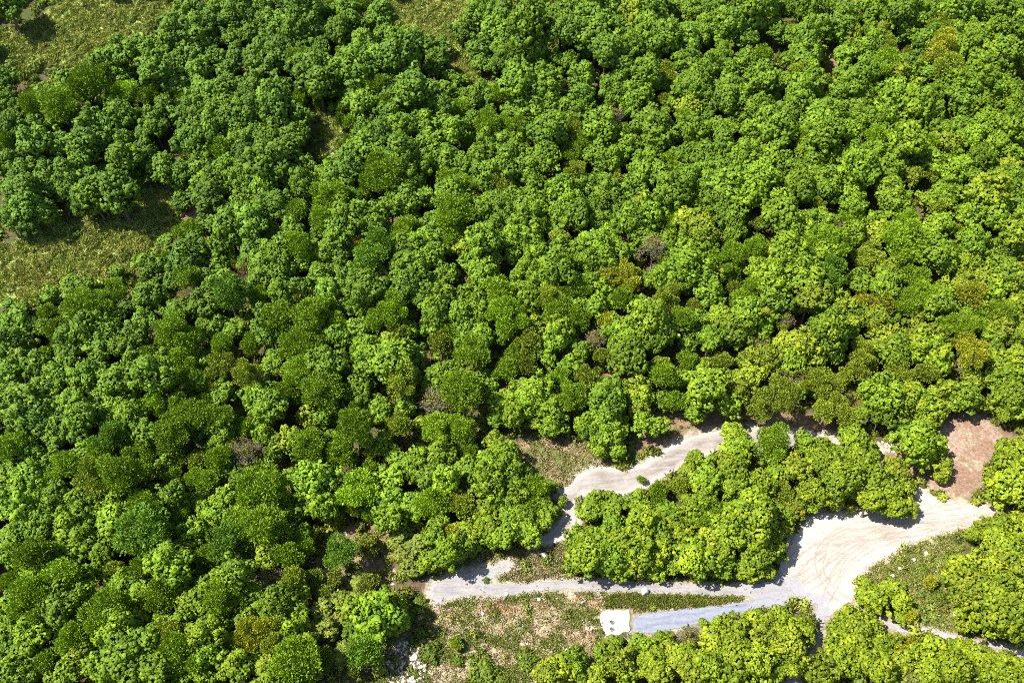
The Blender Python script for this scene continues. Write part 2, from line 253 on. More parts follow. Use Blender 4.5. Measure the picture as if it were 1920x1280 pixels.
(380, 640, T1, """100,70,90f 120,180,100y 210,90,40y 350,80,90f 310,240,100y 510,120,80 480,190,70 680,80,100f 880,160,120 670,190,80 690,260,90f 1150,80,70f 1170,160,90 1330,120,130 1000,230,60 1060,150,50f 1110,310,100 1400,290,110y 1470,240,60y 50,330,70y 150,370,80 70,440,90 490,350,90 380,420,90 480,460,110 430,540,60 610,390,90f 830,360,110f 740,410,60f 920,490,70f 740,510,70l 1020,380,60 1120,440,60 1260,480,90 1040,520,50l 1230,420,50y 1440,420,60 150,530,90f 140,640,70 120,700,70 30,600,70 290,620,70f 290,770,100b 200,730,50f 430,670,60 500,770,60 610,700,90l 770,600,40D 850,560,50 1090,610,150f 950,560,40l 910,690,50 1010,700,80f 1380,590,80y 1240,730,60 1400,500,60 740,740,90f 690,800,60f 820,810,60f 970,810,80f 1330,780,70 1180,800,50y 1060,830,40 1290,700,50 60,760,60 130,850,70f 150,920,50 250,930,70 80,1000,80f 430,1040,150f 400,1130,130f 520,1120,90f 170,1120,90 140,1220,80 40,1180,60 800,1000,140 620,950,50 1020,930,60b 1100,1050,100f 1330,960,90 1430,870,80 1480,950,50 1200,930,70f 1230,1000,50 640,1200,80 740,1150,70 850,1170,90 930,1120,60 1330,1120,100 1280,1200,50 1400,1210,60y 940,1230,60y 1080,1190,50y 1200,1220,70f 1480,1130,60 50,1250,60"""),
(760, 640, T1, """60,100,80 250,90,110f 480,100,90f 780,100,90f 720,200,90f 860,180,60y 930,60,60 1010,120,60 1370,110,50b 1250,60,60 1170,180,60 1290,270,80y 1090,260,90f 280,230,100 60,270,80y 150,290,50 410,390,110f 210,450,85b 540,240,60 600,330,60 820,330,90 950,330,90 1000,370,70 670,440,90 870,430,110 770,530,80 640,560,60 600,420,50 1060,500,80 1040,610,80 930,560,70 1170,410,90f 1200,470,60y 1350,350,60 1420,440,110 1290,600,100 1380,700,90 1420,560,90 1400,790,70 1470,650,60 230,630,100f 380,640,80f 100,570,40l 40,470,50 440,780,90f 620,720,60l 240,820,120 100,830,60 680,800,90 600,870,90 690,900,110 590,960,100 830,940,70 730,980,90 560,1040,90 790,1060,80 60,930,60 170,970,80 290,980,80 460,910,80 400,1030,50b 350,1130,70Y 420,1160,80y 250,1060,60 50,1120,80 200,1160,90f 690,1110,70 620,1140,60 920,1050,90f 1030,1020,60 1110,1130,70 890,1180,60f 730,1220,60 560,1200,70 1000,1220,70 960,1150,60 60,1220,70 1340,1130,110 1300,1210,80 1440,1110,90 1450,1200,80"""),
(1140, 640, T1, """130,130,130 350,190,70y 400,270,80f 560,160,80f 510,270,60 670,200,80y 790,150,70y 680,310,110 640,420,90 610,500,60 760,380,40 890,280,80l 1000,240,90l 930,360,90l 1110,130,100l 1290,150,110 1340,90,90 990,140,70l 860,450,80 1200,390,130y 1110,470,90y 1280,270,90b 1340,360,50 1450,270,90y 1480,370,50 210,320,80l 60,370,80 60,470,70 60,590,70 230,410,70 220,500,70l 370,420,70 470,430,80f 340,600,80 250,590,70 30,680,70 60,780,60 590,230,40b 880,670,90 890,760,100 900,860,80 960,730,60 1170,720,100f 1180,830,70 1390,720,80 1330,900,90l 1440,870,80 610,840,90 560,920,70 740,830,40 680,890,60 240,970,60f 520,1020,70y 690,1000,90 870,940,100 900,1040,90 1060,1010,80 1180,940,60 1230,1080,70y 1140,1060,50 1460,1060,90 1320,1180,70l 1430,1150,60 350,1080,70f 200,1150,100 60,1130,80 40,1220,70 260,1210,70 560,1130,60 680,1130,80 650,1220,80 1010,1170,120 800,1200,60f 430,1220,80 1230,1230,70 900,1220,70 1120,1230,80"""),
(1520, 640, T1, """370,130,110y 90,300,110y 40,120,70l 170,100,60 430,80,70 600,90,110 800,90,110 900,150,80 1130,110,110Y 1280,50,70 1440,130,80 1330,180,80 1420,230,90 1290,270,70 250,250,50b 620,230,90y 820,230,80y 990,270,40b 1130,270,80l 1080,390,90 1160,430,90 960,320,60 720,340,60 130,430,60 180,490,100y 90,490,70y 320,540,60 480,400,110 500,510,90 640,430,100 800,430,110 760,500,80 960,440,60l 870,520,80 1400,400,110 1460,480,70 1310,420,60 1380,500,70 660,610,60d 800,600,70l 750,720,110 860,760,100 780,820,80 920,890,70l 920,940,50l 310,680,90 290,760,110 330,850,110 60,720,70 150,780,50f 420,760,50 240,850,80 100,880,110 220,960,110 80,1030,110 170,1110,90 430,960,100 620,930,90l 660,1030,100l 520,1050,110 420,1120,80 590,1160,100 690,1160,60l 300,1030,80 560,880,50l 1400,770,100 1340,870,100 1440,880,110 1300,990,90 1420,1030,110 1470,960,80 1360,1110,80 1470,1250,70l"""),
(0, 940, T2, """210,120,70 100,160,70 40,200,60 60,260,70 180,270,75f 350,130,90 290,200,70 420,190,80 350,270,60 500,260,70 570,120,70 600,190,60 720,150,110d 820,160,50 900,90,70f 950,150,60 830,310,110 900,260,60 1030,280,70f 700,340,50f 170,370,50 310,400,90f 60,390,50f 420,390,60 560,350,50y 600,430,80 700,450,50 800,480,80f 880,440,60 1010,420,50 1000,340,40 60,480,60 160,500,90f 280,530,110 300,610,80 400,480,80 40,560,50 530,560,90f 440,590,40f 700,580,60l 930,510,60l 1000,510,60 900,590,60 800,600,40 100,610,70 160,640,70 380,700,80f 590,650,90 650,600,60 720,720,90 820,670,80y 890,760,90f 1000,670,80 1030,760,60 50,740,90 130,760,70 30,650,50 220,790,50f 640,800,80 760,820,80 500,820,80 400,790,60l 470,760,40 330,850,60 260,870,40D 130,860,60 40,870,50 1010,850,60 590,880,60 560,760,40 900,870,50"""),
(380, 940, T2, """60,110,70 220,150,90f 130,230,90d 60,280,80d 310,160,70f 450,70,60 480,160,60 420,270,60f 320,280,60l 230,280,40l 170,370,75 340,370,50b 60,400,60 100,490,80f 560,150,60 500,220,50f 680,240,75d 700,310,35 660,90,50y 830,90,60 920,80,60 980,160,70 820,230,70y 830,160,45 1000,270,80l 960,200,50 450,380,50y 550,390,60f 650,380,50y 780,120,25l 240,470,60 270,540,60 210,580,50 380,500,80 350,540,60 470,450,50 450,540,60 600,460,60f 590,540,60 680,490,50 680,590,50l 760,540,80 860,560,100 760,620,60 930,510,70 960,600,60 820,400,60y 780,400,50 900,430,60 160,570,40b 60,620,70 50,720,80 30,820,60 80,590,40 260,650,80Y 360,670,80y 420,640,60 150,700,50 620,640,60l 550,640,60 510,690,50 480,600,40l 170,810,80 320,820,60l 460,820,90f 590,790,70f 680,780,50 800,750,70d 870,830,40l 700,720,40 240,790,40 560,850,40 750,830,30b 400,720,50 330,880,40"""),
(760, 940, T2, """60,100,60l 140,170,50 60,240,70 110,300,60 30,330,60 210,260,60 260,220,60 240,160,50Y 300,150,50 320,210,50 170,110,40 400,130,60 430,180,40 510,110,60 490,170,60 560,120,50 600,170,60 670,100,50 580,60,50 730,60,50 880,190,80 920,260,80 860,270,60 980,200,70 1010,290,80 900,330,50 930,90,80 1030,120,60 850,310,40 70,490,65s 70,640,50s 120,740,65s 160,690,40s 250,700,30b 260,780,40s 370,820,65s 410,850,60s 600,770,50s 50,850,25s 40,700,30s 480,880,40s 400,385,20s 500,375,25s 20,560,40s 760,830,70l 830,790,60 700,860,60l 860,850,50 950,860,60l 980,770,60 1020,740,50 1040,820,40"""),
(1140, 940, T2, """60,110,90 160,120,60 50,230,80 130,300,60l 150,230,70 60,320,60 230,340,50 250,250,60 270,150,60 340,110,50 400,200,60l 490,200,60l 430,280,80 440,340,60 330,300,60 560,330,60 560,260,60 600,150,80 520,110,60f 720,130,110 800,200,80 740,250,80 690,330,70 850,120,60 760,330,50 650,360,50 820,260,50 910,50,45l 470,600,42 400,680,70b 270,680,50 160,720,50 60,790,60l 30,700,50 100,850,50 190,800,50 240,760,50 300,740,40l 240,840,60l 350,790,70l 420,840,70l 400,760,50 500,820,70 560,640,60 520,700,70l 620,650,70 740,560,60 840,560,80 700,620,70 780,650,80l 630,740,80 880,660,70 960,640,60 900,720,80l 820,770,80 720,790,90 620,840,70 890,800,50 540,880,50 560,760,50 980,620,40 800,850,60"""),
(1520, 940, T2, """850,130,80l 960,150,80 900,200,80 1000,110,80 1020,190,80 1000,270,70 800,170,60 1040,230,50 700,280,70s 760,340,80l 720,380,60 860,330,90l 960,340,90l 1020,380,80l 800,440,90l 900,450,100 1000,470,80 860,550,90 960,550,80 760,490,60 1030,570,60 930,610,70 1010,620,50 640,470,45s 590,400,32Y 770,585,55l 560,335,30s 270,410,60 320,480,70 390,440,80 440,490,60 450,420,40 490,560,60Y 440,570,50 260,480,50 190,570,80l 280,590,70l 220,640,80l 150,650,50 290,660,60 220,720,70 160,720,70 240,790,80 130,800,80 60,820,60 30,870,50 390,700,70l 350,740,60 490,700,60Y 480,770,60Y 440,800,50l 600,690,60 570,760,60 640,760,70 720,720,70 800,770,70 700,830,80 880,770,60 960,800,60 1020,830,50 840,840,70 950,860,70 340,830,70 430,870,60 580,850,80 480,860,50b 780,710,50 1000,880,60 880,880,50"""),
]
# ------------------------------------------------------------------ foliage geometry
def unit(a): return a / (np.linalg.norm(a, axis=-1, keepdims=True) + 1e-9)

def frames(n):
    ref = np.where(np.abs(n[:, 2:3]) < 0.9, np.array([[0, 0, 1.0]]), np.array([[1.0, 0, 0]]))
    t = unit(np.cross(ref, n)); return t, np.cross(n, t)

def caps(rng, p, n, s, k=5, lift=0.5):
    """leaf clusters: little irregular tufts of k leaflets round a raised middle"""
    m = len(p); t, b = frames(n)
    a = rng.random((m, 1)) * 6.283 + np.arange(k)[None] * (6.283 / k) + rng.normal(0, 0.22, (m, k))
    r = s[:, None] * rng.uniform(0.55, 1.3, (m, k))
    ring = (p[:, None] + (np.cos(a) * r)[..., None] * t[:, None] + (np.sin(a) * r)[..., None] * b[:, None]
            + (rng.normal(-0.15, 0.28, (m, k)) * s[:, None])[..., None] * n[:, None])
    apex = p + n * (s * lift * rng.uniform(0.6, 1.3, m))[:, None]
    v = np.concatenate([apex[:, None], ring], 1).reshape(-1, 3)
    o = np.arange(m)[:, None] * (k + 1)
    i = np.arange(k)
    f = np.stack([np.broadcast_to(o, (m, k)), o + 1 + i, o + 1 + (i + 1) % k], -1).reshape(-1, 3)
    return v, f, k

def blades(rng, p, d, ln, w):
    """slender leaf sprays: narrow diamonds along d"""
    m = len(p); t, b = frames(d)
    a = rng.random((m, 1)) * 6.283
    side = np.cos(a) * t + np.sin(a) * b
    q = np.stack([p, p + d * (ln * 0.45)[:, None] + side * w[:, None], p + d * ln[:, None],
                  p + d * (ln * 0.45)[:, None] - side * w[:, None]], 1)
    o = np.arange(m)[:, None] * 4
    f = np.concatenate([o + np.array([[0, 1, 2]]), o + np.array([[0, 2, 3]])], 1).reshape(-1, 3)
    return q.reshape(-1, 3), f, 2

def lobes_for(rng, R, zs, nl, lobe, low=-0.55):
    i = np.arange(nl) + 0.5
    z = 1 - (1 - low) * i / nl
    th = i * 2.39996 + rng.random() * 6.28
    rr = np.sqrt(np.maximum(0, 1 - z * z))
    c = np.stack([rr * np.cos(th), rr * np.sin(th), z], -1) + rng.normal(0, 0.20, (nl, 3))
    rad = R * lobe * rng.uniform(0.6, 1.42, nl)
    c = c * ((R - rad * 0.9) * rng.uniform(0.78, 1.16, nl))[:, None]
    c[:, :2] *= rng.uniform(0.86, 1.16, (1, 2))
    c[:, 2] *= zs
    return c, rad

def crown_domed(rng, R, zs, s0, nl=15, lobe=0.40, cover=0.85):
    c, rad = lobes_for(rng, R, zs, nl, lobe)
    P, Nn, TL = [], [], []
    ltone = rng.normal(0, .16, nl)
    for j in range(nl):
        cnt = int(cover * 4 * rad[j] ** 2 / (s0 * s0 * 0.8))
        d = unit(rng.normal(size=(cnt, 3)))
        keep = (d[:, 2] > -0.75)
        d = d[keep]
        p = c[j] + d * (rad[j] * rng.uniform(0.78, 1.16, len(d)))[:, None] * np.array([1, 1, 0.92])
        ins = np.zeros(len(p), bool)
        for k in range(nl):
            if k != j: ins |= np.linalg.norm(p - c[k], axis=1) < rad[k] * 0.74
        P.append(p[~ins]); Nn.append(d[~ins]); TL.append(np.full((~ins).sum(), ltone[j]))
    # inner leaves that close the crown, gap shade put into their darker tone
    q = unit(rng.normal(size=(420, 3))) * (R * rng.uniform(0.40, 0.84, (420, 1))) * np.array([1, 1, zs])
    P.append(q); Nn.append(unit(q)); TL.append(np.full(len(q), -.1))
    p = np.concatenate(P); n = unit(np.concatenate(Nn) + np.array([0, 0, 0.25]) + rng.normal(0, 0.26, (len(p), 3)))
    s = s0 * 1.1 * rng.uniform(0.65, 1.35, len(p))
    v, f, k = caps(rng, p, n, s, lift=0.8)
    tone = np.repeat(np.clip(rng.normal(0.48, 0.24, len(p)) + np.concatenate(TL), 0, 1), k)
    # a few loose sprigs breaking the outline
    m = int(len(p) * 0.18); idx = rng.integers(0, len(p), m)
    d2 = unit(n[idx] + rng.normal(0, 0.5, (m, 3)))
    v2, f2, k2 = blades(rng, p[idx], d2, s0 * rng.uniform(1.2, 2.2, m), s0 * rng.uniform(0.3, 0.5, m))
    return (np.concatenate([v, v2]), np.concatenate([f, f2 + len(v)]),
            np.concatenate([tone, np.repeat(np.clip(rng.normal(0.6, 0.2, m), 0, 1), k2)]))

def crown_feathery(rng, R, zs, cnt=3200, ln=0.75, w=0.085, nl=9, thin=1.0):
    c, rad = lobes_for(rng, R, zs, nl, 0.42, low=-0.4)
    cnt = int(cnt * thin)
    j = rng.integers(0, nl, cnt)
    d = unit(rng.normal(size=(cnt, 3)) + np.array([0, 0, 0.35]))
    rr = rad[j] * np.sqrt(rng.uniform(0.35, 1.0, cnt))
    p = c[j] + d * rr[:, None]
    dirn = unit(0.55 * d + np.array([0, 0, 0.75]) + rng.normal(0, 0.5, (cnt, 3)))
    v, f, k = blades(rng, p, dirn, ln * rng.uniform(0.6, 1.3, cnt), w * rng.uniform(0.7, 1.5, cnt))
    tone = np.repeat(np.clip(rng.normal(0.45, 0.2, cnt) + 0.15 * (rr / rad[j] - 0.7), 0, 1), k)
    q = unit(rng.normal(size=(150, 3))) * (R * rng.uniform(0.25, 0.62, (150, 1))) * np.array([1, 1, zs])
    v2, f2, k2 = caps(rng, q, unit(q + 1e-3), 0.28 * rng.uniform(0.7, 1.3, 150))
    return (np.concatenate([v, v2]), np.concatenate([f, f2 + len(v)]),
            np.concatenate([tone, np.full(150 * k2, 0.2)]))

def tube(pts, radii, sides=5):
    pts = np.asarray(pts, float); n = len(pts)
    d = unit(np.gradient(pts, axis=0))
    t, b = frames(d)
    a = np.arange(sides) * 2 * math.pi / sides
    v = (pts[:, None] + radii[:, None, None] * (np.cos(a)[None, :, None] * t[:, None] + np.sin(a)[None, :, None] * b[:, None])).reshape(-1, 3)
    i = np.arange(n - 1)[:, None] * sides; k = np.arange(sides)[None]; k2 = (k + 1) % sides
    f = np.stack([i + k, i + k2, i + sides + k2, i + sides + k], -1).reshape(-1, 4)
    return v, f

def join(parts):
    V, F, o = [], [], 0
    for v, f in parts:
        V.append(v); F.append(f + o); o += len(v)
    return np.concatenate(V), np.concatenate(F)

def wander(rng, a, b, n, amp):
    t = np.linspace(0, 1, n)[:, None]
    p = a + (b - a) * t + rng.normal(0, amp, (n, 3)) * np.sin(t * math.pi)
    return p

def trunk_geo(rng, h, R, girth, limbs=5):
    """tapered trunk and limbs that rise into the crown, whose middle stands at height h"""
    fork = max(1.0, h - 1.0 * R)
    base = np.zeros(3); top = np.array([rng.normal(0, .15), rng.normal(0, .15), fork])
    p = wander(rng, base, top, 5, 0.09)
    p[0, 2] -= 0.4
    parts = [tube(p, girth * np.array([1.35, 1.0, 0.9, 0.82, 0.72]), 7)]
    for i in range(limbs):
        a = i * 6.283 / limbs + rng.normal(0, .3); e = np.array([math.cos(a) * R * .62, math.sin(a) * R * .62, h + R * rng.uniform(-.1, .5)])
        q = wander(rng, top, e, 5, 0.18); q[1, 2] += .12 * R
        parts.append(tube(q, girth * np.array([.6, .45, .34, .24, .1]), 5))
    return join(parts)

def bare_geo(rng, R, thick=0.06, n0=13, depth=3):
    """leafless crown: forking twigs that fan out into a dome"""
    parts = []
    def grow(p, d, ln, r, lev):
        e = p + d * ln
        q = wander(rng, p, e, 4, ln * 0.05)
        parts.append(tube(q, np.linspace(r, r * 0.55, 4), 3 if lev < depth else 4))
        if lev == 0: return
        for _ in range(4 if lev > 1 else 5):
            dd = unit(d + rng.normal(0, 0.55, 3) + np.array([0, 0, 0.10]))
            grow(q[rng.integers(2, 4)], dd, ln * rng.uniform(0.5, 0.8), r * 0.58, lev - 1)
    for i in range(n0):
        a = i * 2.4 + rng.normal(0, .2); z = rng.uniform(.15, 1.0)
        d = unit(np.array([math.cos(a), math.sin(a), z]))
        grow(np.array([0, 0, -0.35 * R]), d, R * .55, thick, depth)
    return join(parts)

def shrub_geo(rng, R, n=260, s=0.2):
    d = unit(rng.normal(size=(n, 3))); d[:, 2] = np.abs(d[:, 2])
    p = d * (R * rng.uniform(0.55, 1.0, (n, 1))) * np.array([1, 1, 0.85]) * (1 + 0.25 * np.sin(d[:, :1] * 5 + d[:, 1:2] * 4 + rng.random() * 6))
    v, f, k = caps(rng, p, unit(d + rng.normal(0, .35, (n, 3))), s * rng.uniform(.6, 1.4, n))
    tone = np.repeat(np.clip(rng.normal(.45, .22, n), 0, 1), k)
    m = n // 2
    v2, f2, k2 = blades(rng, p[:m], unit(d[:m] + rng.normal(0, .4, (m, 3)) + np.array([0, 0, .4])), s * 2.2 * rng.uniform(.6, 1.4, m), s * .35 * rng.uniform(.7, 1.3, m))
    return np.concatenate([v, v2]), np.concatenate([f, f2 + len(v)]), np.concatenate([tone, np.repeat(np.clip(rng.normal(.55, .2, m), 0, 1), k2)])

def leafy(name, geo, mat, R=None):
    v, f, tone = geo
    if R:   # hold the crown to its class radius
        q = np.percentile(np.hypot(v[:, 0], v[:, 1]), 94); v = v * np.array([R / q, R / q, 1.0])
        q = np.percentile(np.abs(v[:, 2]), 96); v = v * np.array([1, 1, min(1.0, 1.05 * R / q)])
    return mesh_from(name, v, f, mat, {'tone': ('FLOAT', 'FACE', tone)})

# kinds of crown, each a few meshes in two or three size classes (class radius in metres, crown middle height)
def mid_h(R): return 1.75 * R + 1.0
g = np.random.default_rng(77)
CLS = (1.7, 2.6, 3.8)
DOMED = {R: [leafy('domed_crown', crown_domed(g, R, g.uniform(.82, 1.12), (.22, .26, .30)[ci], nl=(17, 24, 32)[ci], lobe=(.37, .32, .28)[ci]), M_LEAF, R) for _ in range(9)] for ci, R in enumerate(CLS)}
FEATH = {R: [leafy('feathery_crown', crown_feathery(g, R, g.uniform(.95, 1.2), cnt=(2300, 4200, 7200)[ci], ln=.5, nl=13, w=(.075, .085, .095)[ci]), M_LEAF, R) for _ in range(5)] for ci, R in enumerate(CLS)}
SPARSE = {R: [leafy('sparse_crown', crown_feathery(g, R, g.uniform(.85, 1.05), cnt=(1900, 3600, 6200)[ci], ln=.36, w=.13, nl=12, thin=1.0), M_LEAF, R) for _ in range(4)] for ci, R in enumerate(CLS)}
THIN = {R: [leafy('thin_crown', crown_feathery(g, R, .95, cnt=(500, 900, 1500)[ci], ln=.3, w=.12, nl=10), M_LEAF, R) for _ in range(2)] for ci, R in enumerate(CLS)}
BARE = {R: [mesh_from('bare_branches', *bare_geo(g, R), M_GREY) for _ in range(3)] for R in CLS}
TRUNK = {R: [mesh_from('trunk', *trunk_geo(g, mid_h(R), R, .07 * R + .05), M_BARK, smooth=True) for _ in range(3)] for R in CLS}
GREYTRUNK = {R: [mesh_from('grey_trunk', *trunk_geo(g, mid_h(R), R, .05 * R + .05), M_GREY, smooth=True) for _ in range(2)] for R in CLS}
SHRUB = [leafy('shrub_leaves', shrub_geo(g, 1.5, 420, .19), M_LEAF) for _ in range(5)]
# ------------------------------------------------------------------ reading the crowns
CR = []
for x0, y0, s, t in TILES:
    for tok in t.split():
        a = tok.rstrip('lfdyYbDs'); kd = tok[len(a):]
        x, y, r = map(float, a.split(','))
        CR.append((x0 + x * s, y0 + y * s, r * s, kd, (x0, y0)))
_keep = []
for p in CR:
    if all(math.hypot(p[0] - q[0], p[1] - q[1]) >= (0.6 if q[4] != p[4] else .35) * max(p[2], q[2]) for q in _keep if abs(p[0] - q[0]) < 40):
        _keep.append(p)
CR = _keep

def lerp3(a, b, t): return tuple(a[i] + (b[i] - a[i]) * t for i in range(3))
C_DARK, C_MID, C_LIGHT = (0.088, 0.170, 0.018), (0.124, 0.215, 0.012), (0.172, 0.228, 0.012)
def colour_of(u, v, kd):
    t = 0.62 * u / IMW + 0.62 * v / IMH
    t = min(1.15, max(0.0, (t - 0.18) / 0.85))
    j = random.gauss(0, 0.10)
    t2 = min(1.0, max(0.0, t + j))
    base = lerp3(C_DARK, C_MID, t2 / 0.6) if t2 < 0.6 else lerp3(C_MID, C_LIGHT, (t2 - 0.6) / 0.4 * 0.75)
    if kd == 'l': base = lerp3(base, (0.20, 0.245, 0.018), 0.55)
    elif kd == 'f': base = lerp3(base, (0.165, 0.285, 0.014), 0.65)
    elif kd == 'd': base = lerp3(base, (0.095, 0.20, 0.02), 0.75)
    elif kd == 'y': base = lerp3(base, (0.225, 0.285, 0.030), 0.65)
    elif kd == 'Y': base = lerp3(base, (0.36, 0.35, 0.03), 0.55)
    elif kd == 's': base = lerp3(base, (0.085, 0.12, 0.025), 0.6)
    k = math.exp(random.gauss(0, 0.13))
    return tuple(c * k for c in base)

# open ground that stays in sight in the photograph: crowns are kept off it
VIS = [np.array(q, float) for q in (
 [(1052,925),(1081,891),(1111,873),(1137,876),(1205,876),(1240,848),(1300,820),(1345,812),(1341,848),(1280,855),(1268,884),(1220,905),(1205,890),(1185,905),(1172,930)],
 [(815,1093),(875,1072),(945,1050),(972,1050),(965,1066),(912,1091),(1050,1083),(1225,1091),(1389,1092),(1442,1086),(1470,1076),(1510,1092),(1525,1120),(1440,1138),(1400,1145),(1303,1169),(1270,1178),(1186,1187),(1140,1190),(1100,1190),(950,1190),(900,1170),(830,1165),(800,1120)],
 [(1490,991),(1520,972),(1564,968),(1620,985),(1690,1000),(1725,990),(1735,960),(1717,905),(1744,926),(1805,943),(1892,958),(1814,991),(1696,1026),(1612,1083),(1602,1101),(1600,1122),(1551,1150),(1535,1175),(1524,1165),(1527,1130),(1485,1121),(1455,1070),(1472,1044)],
 [(1645,1150),(1679,1170),(1725,1172),(1767,1182),(1843,1199),(1920,1214),(1920,1236),(1861,1217),(1820,1206),(1732,1190),(1694,1190),(1655,1174)],
 [(1775,852),(1791,790),(1839,785),(1865,830),(1862,860),(1845,890),(1841,919),(1812,935),(1790,900)],
 [(1625,1083),(1700,1030),(1785,1005),(1775,1060),(1760,1090),(1765,1130),(1780,1150),(1722,1158),(1717,1125),(1690,1090)],
 [(1000,830),(1040,835),(1100,845),(1140,870),(1105,873),(1075,893),(1050,905),(1000,880)],
 [(-20,480),(60,452),(110,442),(190,418),(240,398),(290,352),(320,350),(322,415),(280,478),(200,513),(110,543),(50,560),(-20,560)],
 [(40,72),(100,35),(170,10),(250,0),(245,30),(160,75),(110,100)], [(750,0),(860,0),(850,45),(800,60),(770,40)], [(850,115),(880,120),(898,150),(870,145)], [(600,200),(620,210),(640,280),(622,275)],
 [(722,1290),(728,1228),(750,1207),(790,1200),(860,1230),(860,1290)],
 [(1054,945),(1070,930),(1078,980),(1060,1000),(1030,1015),(1040,990)])]
def fit_r(u, v, r):
    k = r * 1.12
    pu, pv = np.array([u]), np.array([v])
    for q in VIS:
        lo, hi = q.min(0) - 60, q.max(0) + 60
        if not (lo[0] < u < hi[0] and lo[1] < v < hi[1]): continue
        if inside(q, pu, pv)[0]: k = min(k, r * 0.95); continue
        d = float(seg_dist(q, pu, pv)[0][0])
        k = min(k, max(0.62 * r, d - 1.5))
    return k

SCRUB_PX = [np.array(q, float) for q in (
 [(-20,60),(60,35),(120,5),(180,-40),(330,-40),(330,15),(285,55),(240,90),(150,125),(100,122),(60,130),(-20,120)],
 [(715,-30),(890,-30),(880,40),(855,80),(800,80),(755,50)], [(590,195),(622,200),(650,290),(615,285)], [(835,105),(885,110),(905,155),(865,150)])]
def open_limit(u, v):
    pu, pv = np.array([u]), np.array([v]); k = 1.45
    for q in VIS:
        lo, hi = q.min(0) - 80, q.max(0) + 80
        if lo[0] < u < hi[0] and lo[1] < v < hi[1]:
            k = min(k, 0.64 + max(0.0, float(seg_dist(q, pu, pv)[0][0]) - 25) / 60)
    return k

TREES = []
for (u, v, r, kd, _t) in CR:
    slope = 575 < u < 800 and 975 < v < 1285 and kd in ('', 'f', 'l', 'y') and not (640 < u < 745 and 1130 < v < 1200)
    if slope:
        r *= 0.80
        if random.random() < .18: continue
    elif kd in ('', 'f'): r *= math.exp(random.gauss(0, .12))
    bushy = kd in ('', 'f', 'l') and any(inside(q, np.array([u]), np.array([v]))[0] for q in SCRUB_PX)
    if bushy: r *= 0.55; kd = 's'
    if kd == 'b' and r < 15: kd = 'y'
    R = 2.6
    h = 0
    hf = min(1.45, max(.72, math.exp(random.gauss(0, .20))))
    hf = min(hf, open_limit(u, v)) * (0.6 if slope else 0.5 if bushy else 1)
    for _ in range(3):
        h = 0.8 * R if kd == 's' else mid_h(R) * hf
        x, y, dep = ground(u, v, h * (0.5 if kd == 's' else 1.0))
        R = max(0.5, fit_r(u, v, r) * dep / FPX)
        if kd in 'bD' and kd: R *= 1.05
    cls = min(CLS, key=lambda c: abs(math.log(R / c)))
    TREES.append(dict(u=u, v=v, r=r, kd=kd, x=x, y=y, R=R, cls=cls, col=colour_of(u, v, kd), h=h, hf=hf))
    if bushy: TREES[-1]['col'] = lerp3(TREES[-1]['col'], (0.20, 0.26, 0.05), .6)
    if slope: TREES[-1]['col'] = lerp3(TREES[-1]['col'], (0.16, 0.17, 0.05), .45)

# ------------------------------------------------------------------ words for the labels
LAND = [  # pixel, reach, name of a landmark of the photograph
    (1555, 1045, 170, 'pale sandy turnaround'), (1785, 975, 110, 'sandy track running out of the turnaround'),
    (1100, 1100, 120, 'grey gravel track'), (1280, 1105, 110, 'grey gravel track'), (880, 1090, 90, 'west end of the gravel track'),
    (1290, 1160, 110, 'blue-grey paved lane'), (1150, 1165, 70, 'white concrete pad'), (1240, 860, 110, 'bend of the paved road'),
    (1110, 900, 70, 'lower bend of the paved road'), (1480, 815, 110, 'row of white rubble by the road'), (1815, 850, 100, 'red soil clearing'),
    (1780, 1190, 110, 'narrow lane at the lower corner'), (1520, 1215, 70, 'shaded lane leading out of the turnaround'),
    (1065, 860, 80, 'tan grass patch by the road bend'), (950, 1180, 130, 'stony dry field'), (745, 1245, 70, 'rocky bank'),
    (1720, 1085, 80, 'grassy bank'), (180, 470, 170, 'bright scrub clearing'), (815, 30, 80, 'scrubby gap at the top'),
    (880, 130, 60, 'small grassy gap on the upper hillside'), (620, 230, 60, 'narrow gap with pink soil'),
    (150, 60, 130, 'scrubby corner patch'), (1560, 110, 50, 'gap of bare pink soil'), (1180, 690, 60, 'bare orange soil below the big round tree'),
    (680, 1010, 80, 'brown gap in the lower forest'), (670, 465, 50, 'golden tree'), (1765, 100, 60, 'large golden tree'),
    (457, 845, 60, 'grey leafless tree'), (816, 760, 60, 'pale grey leafless tree'), (452, 516, 45, 'brown dead tree'),
    (1480, 712, 60, 'greyish leafless crown'), (1165, 512, 60, 'golden topped trees'),
]
COLS = ['far left', 'left', 'centre left', 'centre', 'centre right', 'right', 'far right']
ROWS = ['along the top edge', 'on the upper hillside', 'on the hillside above the middle', 'on the middle hillside', 'on the lower hillside', 'in the forest near the road level', 'at the bottom of the forest']
def place_words(u, v):
    best = None
    for lu, lv, reach, nm in LAND:
        d = math.hypot(u - lu, v - lv)
        if 6 < d < reach and (best is None or d / reach < best[0]): best = (d / reach, u - lu, v - lv, nm)
    if best:
        _, du, dv, nm = best
        rel = ('right of' if du > 0 else 'left of') if abs(du) > abs(dv) else ('below' if dv > 0 else 'above')
        return rel + ' the ' + nm
    c = COLS[min(6, int(u / IMW * 7))]; r = ROWS[min(6, int(v / IMH * 7))]
    return r + ', ' + c
def col_word(kd, col):
    if kd == 'y': return 'olive yellow'
    if kd == 'Y': return 'golden'
    if kd == 'b': return 'grey'
    if kd == 'D': return 'brown'
    if kd == 'd': return 'deep green'
    q = col[0] / max(col[1], 1e-6)
    if q > 0.68: return 'yellow-green'
    if q > 0.54: return 'mid green'
    return 'dark green'
